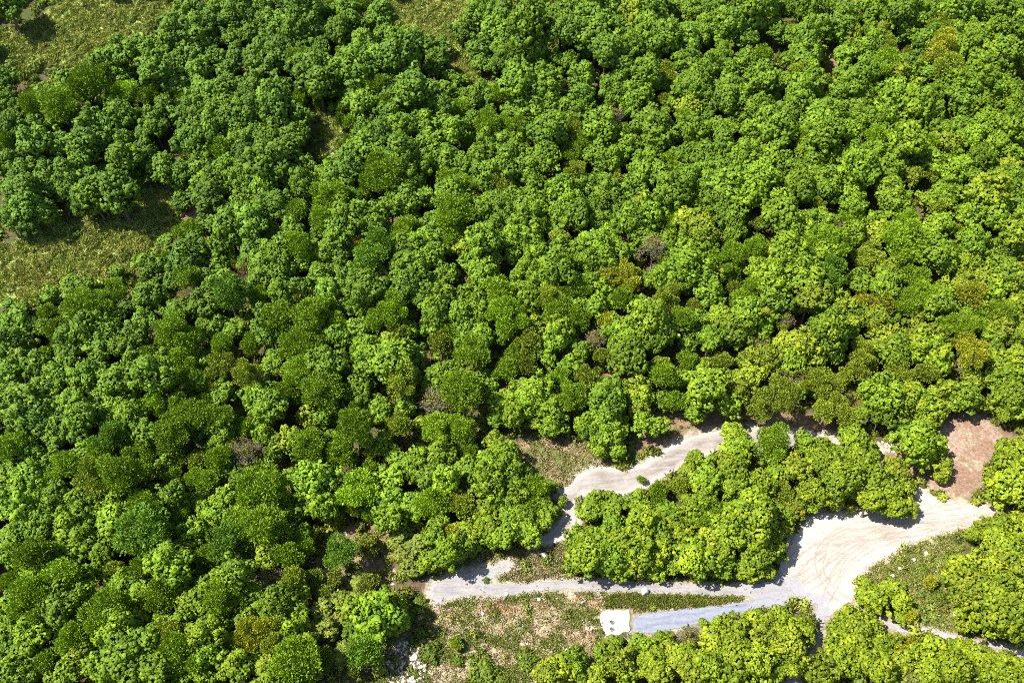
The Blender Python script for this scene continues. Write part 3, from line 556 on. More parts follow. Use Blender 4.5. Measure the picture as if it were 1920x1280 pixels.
KINDS = {'': ('broadleaf_tree', 'domed', 'tree', 'domed broadleaf trees of the hillside forest'),
         'l': ('pale_tree', 'pale domed', 'tree', 'pale leaved trees of the hillside forest'),
         'f': ('feathery_tree', 'feathery', 'tree', 'feathery trees of the hillside forest'),
         'd': ('feathery_tree', 'feathery', 'tree', 'feathery trees of the hillside forest'),
         'y': ('yellowing_tree', 'thin-leaved', 'tree', 'yellowing trees of the hillside forest'),
         'Y': ('golden_tree', 'thin-leaved', 'tree', 'golden trees of the hillside forest'),
         'b': ('bare_tree', 'leafless', 'bare tree', 'leafless grey trees'),
         'D': ('dead_tree', 'dead', 'dead tree', 'dead brown trees'),
         's': ('shrub', 'low', 'shrub', 'shrubs of the clearings')}
ORD = ['first', 'second', 'third', 'fourth', 'fifth', 'sixth', 'seventh', 'eighth', 'ninth', 'tenth', 'eleventh', 'twelfth', 'thirteenth', 'fourteenth']

# the 300 domed trees that show largest stay things of their own; the rest of that kind is one mass
dom = sorted([t for t in TREES if t['kd'] == ''], key=lambda t: -t['r'])
MASS = dom[300:]
mass_ids = {id(t) for t in MASS}
SOLO = [t for t in TREES if id(t) not in mass_ids]
for t in SOLO:
    r = t['r']
    t['size'] = 'tiny' if r < 15 else 'small' if r < 20 else 'mid-sized' if r < 27 else 'large' if r < 35 else 'very large'
    t['key'] = (t['size'], col_word(t['kd'], t['col']), t['kd'] if t['kd'] != 'd' else 'f', place_words(t['u'], t['v']))
bykey = {}
for t in SOLO: bykey.setdefault(t['key'], []).append(t)
for key, lst in bykey.items():
    lst.sort(key=lambda t: t['u'])
    noun = 'shrub' if key[2] == 's' else 'tree'
    adj = KINDS[key[2]][1]
    for i, t in enumerate(lst):
        if len(lst) == 1: o = ''
        elif len(lst) == 2: o = ('left one of two, ', 'right one of two, ')[i]
        else: o = ('leftmost, ' if i == 0 else 'rightmost, ' if i == len(lst) - 1 else ORD[min(i, 13)] + ' from left, ')
        w = f"{key[0]} {key[1]} {adj} {noun}, {o}{key[3]}"
        if len(w.split()) > 16: w = w.replace('the ', '').replace(' adj', '')
        while len(w.split()) > 16: w = w.replace(adj.split()[-1] + ' ', '', 1) if adj.split()[-1] + ' ' in w else ' '.join(w.split()[:16])
        t['label'] = w

BRANCH_NAME = {'b': 'branches', 'D': 'branches'}
def plant(t):
    name, adj, cat, grp = KINDS[t['kd']]
    z = float(height(t['x'], t['y']))
    R, cls, kd = t['R'], t['cls'], t['kd']
    if kd == 's':
        o = link(name, random.choice(SHRUB))
        k = R / 1.5
        o.location = (t['x'], t['y'], z - 0.1); o.scale = (k, k, k * random.uniform(.8, 1.1)); o.rotation_euler = (0, 0, random.random() * 6.28)
        o.color = (*t['col'], 1)
        return tag(o, t['label'], cat, grp)
    root = empty(name, (t['x'], t['y'], z))
    k = R / cls
    root.scale = (k * random.uniform(.94, 1.08), k * random.uniform(.94, 1.08), k * random.uniform(.92, 1.1))
    root.rotation_euler = (0, 0, random.random() * 6.28)
    tag(root, t['label'], cat, grp)
    tr = link('trunk', random.choice((GREYTRUNK if kd in ('b', 'D') else TRUNK)[cls]), root)
    if kd in ('b', 'D'):
        me = random.choice(BARE[cls])
        if kd == 'D':
            me = me.copy(); me.materials.clear(); me.materials.append(M_BROWN)
        c = link('branches', me, root)
        if kd == 'b':
            lf = link('crown', random.choice(THIN[cls]), root); lf.color = (0.20, 0.19, 0.06, 1); lf.location = (0, 0, mid_h(cls) * t['hf'])
    else:
        c = link('crown', random.choice((DOMED if kd in ('', 'l') else FEATH if kd in ('f', 'd') else SPARSE)[cls]), root)
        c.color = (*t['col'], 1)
    c.location = (0, 0, mid_h(cls) * t['hf']); tr.scale = (1, 1, t['hf'])
    c.rotation_euler = (random.gauss(0, .06), random.gauss(0, .06), 0)
    return root
for t in SOLO: plant(t)

# ------------------------------------------------------------------ the far rest of the domed trees: one mass of instances
def mass_object(name, pts, rot, scl, idx, tint, protos, trunks, label):
    n = len(pts)
    me = bpy.data.meshes.new(name)
    me.vertices.add(n); me.vertices.foreach_set('co', np.asarray(pts, np.float32).ravel())
    def put(nm, typ, data, key):
        a = me.attributes.new(nm, typ, 'POINT'); a.data.foreach_set(key, np.asarray(data).ravel())
    put('turn', 'FLOAT_VECTOR', np.asarray(rot, np.float32), 'vector')
    put('grow', 'FLOAT_VECTOR', np.asarray(scl, np.float32), 'vector')
    put('pick', 'INT', np.asarray(idx, np.int32), 'value')
    tc = np.concatenate([np.asarray(tint, np.float32), np.ones((n, 1), np.float32)], 1)
    put('tint', 'FLOAT_COLOR', tc, 'color')
    o = link(name, me)
    ng = bpy.data.node_groups.new(name + '_nodes', 'GeometryNodeTree')
    ng.interface.new_socket('Geometry', in_out='INPUT', socket_type='NodeSocketGeometry')
    ng.interface.new_socket('Geometry', in_out='OUTPUT', socket_type='NodeSocketGeometry')
    N, L = ng.nodes, ng.links
    gi, go = N.new('NodeGroupInput'), N.new('NodeGroupOutput')
    def named(nm, typ):
        a = N.new('GeometryNodeInputNamedAttribute'); a.data_type = typ; a.inputs['Name'].default_value = nm
        return a.outputs['Attribute']
    turn, grow, pick = named('turn', 'FLOAT_VECTOR'), named('grow', 'FLOAT_VECTOR'), named('pick', 'INT')
    e2r = N.new('FunctionNodeEulerToRotation'); L.new(turn, e2r.inputs[0])
    jo = N.new('GeometryNodeJoinGeometry')
    for objs, mat in ((protos, M_LEAF_MASS), (trunks, None)):
        if not objs: continue
        jn = N.new('GeometryNodeJoinGeometry')
        for ob in reversed(objs):
            oi = N.new('GeometryNodeObjectInfo'); oi.inputs['Object'].default_value = ob
            oi.inputs['As Instance'].default_value = True
            src = oi.outputs['Geometry']
            if mat:
                tf = N.new('GeometryNodeTransform'); tf.inputs['Translation'].default_value = (0, 0, mid_h(PROTO_CLS[ob.name]))
                L.new(src, tf.inputs['Geometry']); src = tf.outputs[0]
            L.new(src, jn.inputs[0])
        iop = N.new('GeometryNodeInstanceOnPoints')
        L.new(gi.outputs[0], iop.inputs['Points']); L.new(jn.outputs[0], iop.inputs['Instance'])
        iop.inputs['Pick Instance'].default_value = True
        L.new(pick, iop.inputs['Instance Index']); L.new(e2r.outputs[0], iop.inputs['Rotation']); L.new(grow, iop.inputs['Scale'])
        res = iop.outputs[0]
        if mat:
            sm = N.new('GeometryNodeSetMaterial'); sm.inputs['Material'].default_value = mat
            L.new(res, sm.inputs['Geometry']); res = sm.outputs[0]
        L.new(res, jo.inputs[0])
    L.new(jo.outputs[0], go.inputs[0])
    md = o.modifiers.new('scatter', 'NODES'); md.node_group = ng
    return tag(o, label, None, None, 'stuff')

def proto_of(pool):
    """one planted crown and trunk for each crown mesh"""
    res = []
    byme = {}
    for o in COL.objects:
        if o.name.startswith('crown') and o.parent: byme.setdefault(o.data.name, o)
    for me in pool:
        if me.name in byme:
            c = byme[me.name]; res.append((c, [k for k in c.parent.children if k.name.startswith('trunk')][0]))
    return res
PROTO, PCLS, PROTO_CLS = [], [], {}
for cls in CLS:
    for c, k in proto_of(DOMED[cls]): PROTO.append((c, k)); PCLS.append(cls); PROTO_CLS[c.name] = cls

# forest beyond the frame, so that a step aside still finds trees
EXTRA = []
er = random.Random(3)
for _ in range(5200):
    x, y = er.uniform(-215, 215), er.uniform(40, 330)
    u, v, dz = to_px(np.array(x), np.array(y), height(x, y) + 6)
    m = 26
    if -m < u < IMW + m and -m < v < IMH + m: continue
    if not (-420 < u < IMW + 420 and -260 < v < IMH + 330): continue
    if v > 1080 and 1380 < u: continue
    if u < 20 and 380 < v < 600: continue
    if 640 < u < 1150 and v > 1280: continue
    R = er.uniform(1.9, 3.7)
    if any((x - q['x']) ** 2 + (y - q['y']) ** 2 < (0.62 * (R + q['R'])) ** 2 for q in EXTRA): continue
    EXTRA.append(dict(x=x, y=y, R=R, cls=min(CLS, key=lambda c: abs(math.log(R / c))), col=colour_of(float(u), float(v), '')))
pts, rot, scl, idx, tint = [], [], [], [], []
for t in MASS + EXTRA:
    cand = [i for i, c in enumerate(PCLS) if c == t['cls']]
    i = random.choice(cand); k = t['R'] / t['cls']
    pts.append((t['x'], t['y'], float(height(t['x'], t['y'])))); rot.append((0, 0, random.random() * 6.28))
    scl.append((k * random.uniform(.94, 1.08), k * random.uniform(.94, 1.08), k * random.uniform(.92, 1.1) * t.get('hf', 1) ** .7))
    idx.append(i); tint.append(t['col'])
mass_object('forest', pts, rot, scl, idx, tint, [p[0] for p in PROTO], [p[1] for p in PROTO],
            'smaller domed green trees filling the rest of the hillside forest')
print('solo', len(SOLO), 'mass', len(MASS), 'extra', len(EXTRA))
# ------------------------------------------------------------------ roads and open ground, outlined on the terrain
P_ROAD = [(1049,929),(1062,914),(1081,891),(1096,881),(1111,873),(1137,874),(1170,876),(1203,869),(1238,845),(1282,821),(1330,808),(1380,802),(1424,804),(1475,810),(1525,818),(1569,826),(1610,838),(1643,851),(1660,868),(1690,888),(1717,902),(1735,925),(1712,955),(1690,940),(1660,910),(1630,882),(1600,866),(1550,853),(1490,845),(1440,843),(1390,846),(1341,851),(1300,864),(1268,886),(1220,908),(1190,922),(1172,932),(1140,928),(1110,928),(1081,939),(1082,960),(1083,985),(1074,1006),(1045,1020),(1018,1024),(1000,1034),(985,1030),(1010,1008),(1040,988),(1056,958)]
P_GRAVEL = [(805,1094),(820,1086),(857,1074),(875,1070),(905,1062),(945,1050),(972,1049),(965,1065),(940,1078),(912,1091),(927,1094),(980,1090),(1050,1083),(1137,1083),(1225,1090),(1339,1092),(1389,1092),(1442,1085),(1470,1075),(1510,1090),(1530,1115),(1522,1130),(1485,1126),(1440,1140),(1415,1130),(1407,1118),(1340,1119),(1280,1116),(1225,1115),(1137,1109),(1072,1107),(1006,1109),(945,1120),(884,1118),(831,1129),(812,1140),(800,1120)]
P_LANE = [(1185,1151),(1254,1143),(1352,1133),(1406,1125),(1440,1116),(1470,1124),(1490,1140),(1436,1142),(1402,1150),(1303,1172),(1265,1180),(1216,1189),(1186,1187)]
P_SAND = [(1700,945),(1717,899),(1744,926),(1774,934),(1805,943),(1849,945),(1892,958),(1884,970),(1850,980),(1814,991),(1761,1004),(1696,1026),(1652,1052),(1612,1083),(1602,1101),(1607,1131),(1586,1140),(1551,1162),(1530,1155),(1520,1128),(1485,1121),(1455,1075),(1458,1058),(1472,1038),(1490,991),(1515,962),(1564,955),(1640,955)]
P_SOUTH = [(1527,1125),(1560,1120),(1556,1150),(1545,1180),(1541,1205),(1531,1240),(1512,1275),(1495,1310),(1450,1310),(1482,1275),(1505,1240),(1516,1205),(1522,1160)]
P_EAST = [(1570,1128),(1600,1128),(1637,1146),(1679,1167),(1725,1170),(1767,1181),(1843,1198),(1920,1213),(1990,1228),(1990,1250),(1920,1236),(1861,1217),(1820,1206),(1732,1190),(1694,1190),(1653,1176),(1610,1158),(1572,1146)]
ROADS = {k: poly_w(v) for k, v in dict(road=P_ROAD, gravel=P_GRAVEL, lane=P_LANE, sand=P_SAND, south=P_SOUTH, east=P_EAST).items()}
def smooth_poly(p, it=2):
    for _ in range(it):
        q = np.roll(p, -1, 0); p = np.stack([.75 * p + .25 * q, .25 * p + .75 * q], 1).reshape(-1, 2)
    return p
ROADS = {k: smooth_poly(v, 2) for k, v in ROADS.items()}

def area(*pts): return smooth_poly(poly_w(pts), 1)
A_RED = area((1645,836),(1690,845),(1730,840),(1757,790),(1791,775),(1839,770),(1870,800),(1900,822),(1870,835),(1866,860),(1850,880),(1845,920),(1812,940),(1780,934),(1740,915),(1700,890),(1661,866))
A_DRY = area((800,1122),(880,1118),(945,1120),(1006,1110),(1130,1110),(1280,1117),(1407,1119),(1352,1132),(1254,1142),(1185,1150),(1125,1150),(1122,1192),(1190,1190),(1300,1180),(1180,1230),(1040,1240),(1000,1300),(720,1310),(725,1230),(760,1200),(790,1160))
A_TAN = area((940,825),(960,830),(1000,812),(1150,840),(1165,875),(1111,873),(1081,891),(1062,914),(1020,910),(990,880),(970,855))
A_MID = area((885,1060),(905,1040),(940,1010),(990,990),(1060,1000),(1070,1060),(1137,1082),(1050,1083),(980,1090),(925,1092),(965,1065),(972,1049))
A_BANK = area((1612,1083),(1652,1052),(1696,1026),(1761,1004),(1800,995),(1805,1020),(1780,1060),(1765,1100),(1780,1140),(1850,1180),(1920,1200),(1920,1212),(1843,1197),(1767,1180),(1725,1168),(1700,1150),(1690,1120),(1640,1100))
A_ROCK = area((720,1300),(725,1225),(745,1205),(790,1195),(800,1230),(790,1300))
A_SLOPE = area((590,1090),(700,1100),(760,1160),(740,1230),(730,1300),(520,1300),(560,1200))
A_RUBBLE = area((1330,808),(1424,800),(1525,805),(1590,815),(1650,828),(1700,836),(1700,846),(1640,848),(1569,830),(1525,822),(1475,812),(1424,807),(1345,812))
A_SCRUB = [area((-40,455),(0,462),(70,440),(180,415),(240,400),(280,350),(320,345),(335,410),(290,470),(250,520),(150,540),(60,565),(20,570),(-40,560)),
           area((-20,70),(60,40),(120,5),(180,-40),(340,-40),(335,20),(285,60),(240,95),(150,130),(100,125),(60,135),(-20,120)),
           area((700,-30),(900,-30),(885,40),(860,85),(800,85),(750,50)),
           area((830,110),(860,100),(905,150),(905,165),(865,140)),
           area((590,190),(620,205),(650,290),(620,285),(600,240))]
A_PINK = [area((640,965),(665,955),(705,965),(740,1000),(745,1090),(735,1150),(650,1120),(570,1100),(585,1040),(630,1020)),
          area((1125,680),(1150,678),(1165,712),(1140,722)), area((1270,660),(1310,645),(1320,670),(1280,680)),
          area((1552,85),(1570,85),(1570,135),(1545,130)), area((885,140),(925,150),(915,168),(890,160)),
          area((1200,780),(1330,745),(1480,770),(1600,790),(1620,815),(1525,808),(1424,800),(1330,806),(1238,843),(1190,850)),
          area((590,205),(612,205),(615,230),(600,235)), area((330,392),(385,385),(385,412),(345,418)), area((1360,100),(1395,100),(1395,60),(1370,60))]
WHITE_W = poly_w([(1900, 820), (1940, 830), (1940, 850), (1905, 835)])

# ------------------------------------------------------------------ ground sheet
def axis(lo, hi, a, b, step, coarse):
    left = lo + (a - lo) * (1 - np.linspace(1, 0, coarse, endpoint=False) ** 2) if coarse else []
    mid = np.arange(a, b, step)
    right = b + (hi - b) * np.linspace(0, 1, coarse + 1) ** 2
    return np.concatenate([left, mid, right])
xs = axis(-1500, 1500, -175, 175, 0.5, 26)
ys = axis(-600, 2400, 52, 285, 0.5, 26)
X, Y = np.meshgrid(xs, ys)
Z = height(X, Y)
nx, ny = len(xs), len(ys)
x1, y1 = X.ravel(), Y.ravel()
wx = x1 + 1.6 * (fbm(x1 * .5, y1 * .5) - .5) * 2; wy = y1 + 1.6 * (fbm(x1 * .5 + 40, y1 * .5 + 9) - .5) * 2
n1 = fbm(x1 * .35, y1 * .35); n2 = fbm(x1 * 1.3 + 7, y1 * 1.3); n3 = fbm(x1 * .12 + 3, y1 * .12)
def sm(d, w): return np.clip(0.5 - d / w, 0, 1)
def mixc(c, col, m):
    col = np.asarray(col, float)
    if col.ndim == 1: col = col[None]
    return c * (1 - m[:, None]) + col * m[:, None]
def two(a, b, t):
    t = np.clip(t, 0, 1)[:, None]; return np.asarray(a)[None] * (1 - t) + np.asarray(b)[None] * t
c = two((0.13, 0.085, 0.052), (0.07, 0.09, 0.025), (n1 - .35) * 3)
for A in A_SCRUB:
    c = mixc(c, two((0.42, 0.46, 0.17), (0.26, 0.34, 0.09), (n2 - .3) * 2.5), sm(sdist(A, wx, wy), 1.5))
for A in A_PINK:
    c = mixc(c, two((0.30, 0.19, 0.13), (0.17, 0.12, 0.06), (n2 - .35) * 3), sm(sdist(A, wx, wy), 2.0))
c = mixc(c, two((0.30, 0.21, 0.15), (0.13, 0.13, 0.045), (n2 - .38) * 3), sm(sdist(A_SLOPE, wx, wy), 3.0) * .8)
dry = two((0.36, 0.29, 0.19), (0.15, 0.17, 0.05), (n1 - .46) * 4 + (n2 - .5) * 1.5)
dry = mixc(dry, (0.36, 0.21, 0.13), np.clip((n3 - .52) * 7, 0, 1) * np.clip((n2 - .35) * 4, 0, 1))
dry = mixc(dry, (0.44, 0.37, 0.28), np.clip((n2 - .60) * 8, 0, 1))
px, py, _ = to_px(x1, y1, Z.ravel())
dry = mixc(dry, (0.42, 0.30, 0.19), np.clip(1 - ((px - 850) / 70) ** 2 - ((py - 1150) / 38) ** 2, 0, 1) * np.clip((n1 - .25) * 3, 0, 1))
dry = mixc(dry, (0.36, 0.18, 0.11), np.clip(1 - ((px - 935) / 38) ** 2 - ((py - 1140) / 16) ** 2, 0, 1))
c = mixc(c, dry, sm(sdist(A_DRY, wx, wy), 1.5))
c = mixc(c, two((0.30, 0.21, 0.13), (0.13, 0.15, 0.04), (n1 - .4) * 4), sm(sdist(A_TAN, wx, wy), 1.5))
c = mixc(c, two((0.27, 0.21, 0.12), (0.10, 0.13, 0.035), (n1 - .38) * 4), sm(sdist(A_MID, wx, wy), 1.5))
bank = two((0.17, 0.22, 0.05), (0.30, 0.26, 0.13), (n1 - .45) * 4)
dsand = sdist(ROADS['sand'], x1, y1)
bank = mixc(bank, (0.34, 0.27, 0.16), np.clip(1 - dsand / 5.0, 0, 1) * np.clip((n2 - .2) * 2.5, 0, 1))
c = mixc(c, bank, sm(sdist(A_BANK, wx, wy), 1.5))
c = mixc(c, two((0.285, 0.165, 0.12), (0.37, 0.26, 0.20), (n1 - .4) * 4 + (n2 - .5) * 2), sm(sdist(A_RED, wx, wy), 3.0))
c = mixc(c, (0.46, 0.38, 0.29), sm(np.hypot((px - 1832) / 9, (py - 868) / 6) * 1.2 - 1.2, 1.5) * np.clip((n2 - .35) * 4, 0, 1))
c = mixc(c, two((0.50, 0.42, 0.34), (0.26, 0.15, 0.10), (n2 - .42) * 5), sm(sdist(A_ROCK, wx, wy), 1.5))
c = mixc(c, two((0.52, 0.45, 0.36), (0.30, 0.19, 0.12), (n2 - .5) * 5), sm(sdist(A_RUBBLE, wx, wy), 1.2))
c = mixc(c, (0.5, 0.46, 0.42), sm(sdist(WHITE_W, wx, wy), 1.0))
for k, A in ROADS.items():
    d = sdist(A, x1, y1)
    dust = {'sand': (0.47, 0.37, 0.27), 'road': (0.44, 0.36, 0.29), 'gravel': (0.40, 0.34, 0.28), 'lane': (0.36, 0.30, 0.24), 'south': (0.36, 0.31, 0.25), 'east': (0.36, 0.29, 0.22)}[k]
    c = mixc(c, dust, np.clip((1.5 - d + (n2 - .5) * 3.2) / 1.3, 0, 1))
c = c * 0.85
col = np.concatenate([c, np.ones((len(c), 1))], 1)
ii = (np.arange(ny - 1)[:, None] * nx + np.arange(nx - 1)[None]).ravel()
quads = np.stack([ii, ii + 1, ii + nx + 1, ii + nx], -1)

m, nt, N, L, out = new_mat('ground_soil')
cc = coords(nt)
soil = attr(nt, 'soil', 'GEOMETRY', 'Color')
f1 = noise(nt, cc, 1.6, 6, .7); f2 = noise(nt, cc, 0.5, 4)
g1 = ramp(nt, f1, [(0.25, 0.45), (0.5, 0.95), (0.75, 1.55)])
cl = mixcol(nt, 1.0, soil, g1, 'MULTIPLY')
gv = mixcol(nt, ramp(nt, f2, [(0.42, 0.0), (0.62, 0.5)]), cl, mixcol(nt, 1.0, cl, (0.75, 1.0, 0.6), 'MULTIPLY'))
L.new(principled(nt, gv, 0.95, bump(nt, f1, 0.7, 0.25)), out.inputs[0])
M_SOIL = m
me = mesh_from('ground', np.stack([x1, y1, Z.ravel()], -1), quads, M_SOIL, {'soil': ('FLOAT_COLOR', 'POINT', col)}, smooth=True)
tag(link('ground', me), 'hillside ground of reddish soil, litter and dry grass', None, None, 'structure')

PATHS = [[(820,1106),(930,1107),(1050,1096),(1225,1103),(1400,1104),(1480,1098),(1540,1060),(1600,1010),(1700,990),(1890,964)],
         [(1190,1169),(1303,1157),(1402,1138),(1470,1122),(1540,1090),(1570,1040),(1640,1000),(1760,960),(1890,958)],
         [(1500,1290),(1532,1220),(1540,1160),(1552,1110),(1590,1050),(1650,1015),(1760,985),(1890,968)],
         [(1920,1226),(1820,1202),(1732,1183),(1660,1163),(1600,1138),(1552,1105),(1530,1050),(1560,990),(1660,980),(1740,950)],
         [(1065,940),(1080,910),(1120,898),(1200,893),(1260,862),(1330,830),(1440,824),(1560,840),(1640,866),(1720,930),(1690,985),(1600,1030),(1556,1090)],
         [(1470,1100),(1520,1030),(1600,985),(1700,975)], [(1490,1060),(1560,1010),(1690,1005),(1800,975)]]
PATHS = [poly_w(p) for p in PATHS]
def open_smooth(p):
    for _ in range(3):
        q = np.empty((2 * len(p) - 2, 2)); q[0::2] = .75 * p[:-1] + .25 * p[1:]; q[1::2] = .25 * p[:-1] + .75 * p[1:]
        p = np.concatenate([p[:1], q, p[-1:]])
    return p
PATHS = [open_smooth(p) for p in PATHS]
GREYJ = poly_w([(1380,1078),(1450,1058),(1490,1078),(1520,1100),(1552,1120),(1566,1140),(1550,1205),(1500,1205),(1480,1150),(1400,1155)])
def rut_of(x, y):
    r = np.zeros(x.shape)
    for p in PATHS:
        d, bx, by = seg_dist(p, x, y, closed=False)
        d = d + (fbm(x * .25, y * .25) - .5) * 1.2
        for off in (0.75, 1.9):
            w = .24 if off < 1 else .16
            r = np.maximum(r, np.exp(-((d - off) / w) ** 2) * (1.0 if off < 1 else .5) * np.clip(.35 + fbm(bx * .3 + off, by * .3), 0, 1))
    return r
# ------------------------------------------------------------------ road sheets
def road_mat(name, base, dark, pale, rot, stretch=(.12, 1.2, 1), edge_w=1.0, bumpy=.35, rut=None, ragged=1.0):
    m, nt, N, L, out = new_mat(name)
    e = attr(nt, 'edge')
    a = noise(nt, coords(nt, stretch, (0, 0, rot)), 1.1, 6, .65, .6)
    b = noise(nt, coords(nt), 2.2, 6, .75); b2 = noise(nt, coords(nt), .22, 3)
    col = ramp(nt, a, [(0.32, dark), (0.55, base), (0.75, pale)])
    col = mixcol(nt, ramp(nt, b2, [(0.35, 0.0), (0.65, 0.55)]), col, pale)
    mp = N.new('ShaderNodeMapRange'); mp.inputs['From Min'].default_value = 0.2 * edge_w; mp.inputs['From Max'].default_value = 1.2 * edge_w
    mp.inputs['To Min'].default_value = 1; mp.inputs['To Max'].default_value = 0
    ad = N.new('ShaderNodeMath'); ad.operation = 'ADD'; L.new(e, ad.inputs[0])
    ml = N.new('ShaderNodeMath'); ml.operation = 'MULTIPLY_ADD'; L.new(b, ml.inputs[0]); ml.inputs[1].default_value = 1.4; ml.inputs[2].default_value = -0.7
    L.new(ml.outputs[0], ad.inputs[1]); L.new(ad.outputs[0], mp.inputs[0])
    col = mixcol(nt, mp.outputs[0], col, pale)
    col = mixcol(nt, 1.0, col, ramp(nt, b, [(0.25, 0.72), (0.5, 1.0), (0.75, 1.2)]), 'MULTIPLY')
    col = mixcol(nt, attr(nt, 'rut'), col, mixcol(nt, 1.0, col, rut or (.80, .78, .76), 'MULTIPLY'))
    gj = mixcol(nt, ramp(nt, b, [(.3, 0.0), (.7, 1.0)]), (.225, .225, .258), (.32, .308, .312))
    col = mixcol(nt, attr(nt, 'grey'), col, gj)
    sh = principled(nt, col, 0.95, bump(nt, b, bumpy, 0.12))
    b3 = noise(nt, coords(nt), .9, 5, .7)
    ma = N.new('ShaderNodeMath'); ma.operation = 'MULTIPLY_ADD'; L.new(b3, ma.inputs[0]); ma.inputs[1].default_value = 2.6 * ragged; ma.inputs[2].default_value = -1.55 * ragged
    mb = N.new('ShaderNodeMath'); mb.operation = 'ADD'; L.new(ma.outputs[0], mb.inputs[0]); L.new(e, mb.inputs[1])
    mr = N.new('ShaderNodeMapRange'); mr.inputs['From Min'].default_value = -.05; mr.inputs['From Max'].default_value = .25; L.new(mb.outputs[0], mr.inputs[0])
    tp = N.new('ShaderNodeBsdfTransparent'); ms = N.new('ShaderNodeMixShader')
    L.new(mr.outputs[0], ms.inputs[0]); L.new(tp.outputs[0], ms.inputs[1]); L.new(sh, ms.inputs[2])
    L.new(ms.outputs[0], out.inputs[0]); return m

def road(name, poly, mat, lift, label, rough_edge=.35, step=.3):
    n = len(poly)
    # ragged outline
    seg = np.linalg.norm(np.roll(poly, -1, 0) - poly, axis=1); cum = np.concatenate([[0], np.cumsum(seg)])
    s = np.arange(0, cum[-1], .4)
    cl = np.concatenate([poly, poly[:1]])
    px_ = np.interp(s, cum, cl[:, 0]); py_ = np.interp(s, cum, cl[:, 1])
    ox = (fbm(px_ * .9 + 3, py_ * .9) - .5) * 2 * rough_edge; oy = (fbm(px_ * .9 + 50, py_ * .9 + 8) - .5) * 2 * rough_edge
    pg = np.stack([px_ + ox, py_ + oy], -1)
    lo = pg.min(0) - 1; hi = pg.max(0) + 1
    gx, gy = np.arange(lo[0], hi[0], step), np.arange(lo[1], hi[1], step)
    GX, GY = np.meshgrid(gx, gy); fx, fy = GX.ravel(), GY.ravel()
    ins = inside(pg, fx, fy).reshape(GX.shape)
    cell = ins[:-1, :-1] | ins[1:, :-1] | ins[:-1, 1:] | ins[1:, 1:]
    W = len(gx); jj, ii = np.nonzero(cell)
    q = np.stack([jj * W + ii, jj * W + ii + 1, (jj + 1) * W + ii + 1, (jj + 1) * W + ii], -1)
    used, inv = np.unique(q, return_inverse=True)
    vx, vy = fx[used], fy[used]; vin = ins.ravel()[used]
    d, bx, by = seg_dist(pg, vx, vy)
    vx = np.where(vin, vx, bx); vy = np.where(vin, vy, by)
    z = height(vx, vy) + np.where(vin, np.minimum(lift, -0.02 + d * .35), -0.04)
    me = mesh_from(name, np.stack([vx, vy, z], -1), inv.reshape(-1, 4), mat, {'edge': ('FLOAT', 'POINT', np.where(vin, d, 0)), 'rut': ('FLOAT', 'POINT', rut_of(vx, vy)),
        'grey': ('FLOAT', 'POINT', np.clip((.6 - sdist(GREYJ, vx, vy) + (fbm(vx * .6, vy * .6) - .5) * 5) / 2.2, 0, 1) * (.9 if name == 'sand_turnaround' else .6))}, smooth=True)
    return tag(link(name, me), label, None, None, 'structure')

road('gravel_track', ROADS['gravel'], road_mat('grey_gravel', (.245, .235, .24), (.185, .178, .19), (.33, .305, .287), 0.03), .05, 'grey gravel track along the foot of the forest', .5)
road('paved_road', ROADS['road'], road_mat('worn_paving', (.225, .193, .168), (.172, .148, .132), (.39, .357, .328), -.45, edge_w=1.5, bumpy=.15, ragged=.5, rut=(.86, .85, .84)), .07, 'worn paved road curving up through the trees', .25)
road('east_lane', ROADS['east'], road_mat('lane_gravel', (.29, .283, .29), (.235, .228, .243), (.36, .33, .305), .2), .06, 'narrow gravel lane leaving the turnaround', .3)
road('south_lane', ROADS['south'], road_mat('south_gravel', (.28, .27, .285), (.21, .21, .23), (.36, .335, .31), 1.4), .075, 'shaded gravel lane leaving the turnaround downward', .3)
road('paved_lane', ROADS['lane'], road_mat('blue_grey_paving', (.205, .225, .285), (.175, .192, .25), (.26, .27, .315), .08, edge_w=.5, bumpy=.1, ragged=.25), .09, 'smooth blue-grey paved lane ending at the concrete pad', .12)
road('sand_turnaround', ROADS['sand'], road_mat('pale_sand', (.395, .345, .297), (.31, .262, .222), (.475, .43, .385), .55, (.10, .8, 1), edge_w=.2, ragged=1.3, rut=(.66, .64, .62)), .10, 'pale sandy turnaround where the tracks meet', .5)
# ------------------------------------------------------------------ ground cover: each one mass of many small tufts
def in_any(polys, x, y):
    r = np.zeros(x.shape, bool)
    for p in polys: r |= inside(p, x, y)
    return r
ALLROADS = list(ROADS.values()) + [poly_w([(1120,1150),(1128,1138),(1186,1138),(1192,1155),(1190,1190),(1136,1198)])]
def scatter_in(poly, n, rng, keep_off_roads=True):
    lo, hi = poly.min(0), poly.max(0)
    x = rng.uniform(lo[0], hi[0], n * 3); y = rng.uniform(lo[1], hi[1], n * 3)
    m = inside(poly, x, y)
    if keep_off_roads: m &= ~in_any(ALLROADS, x, y)
    return x[m][:n], y[m][:n]

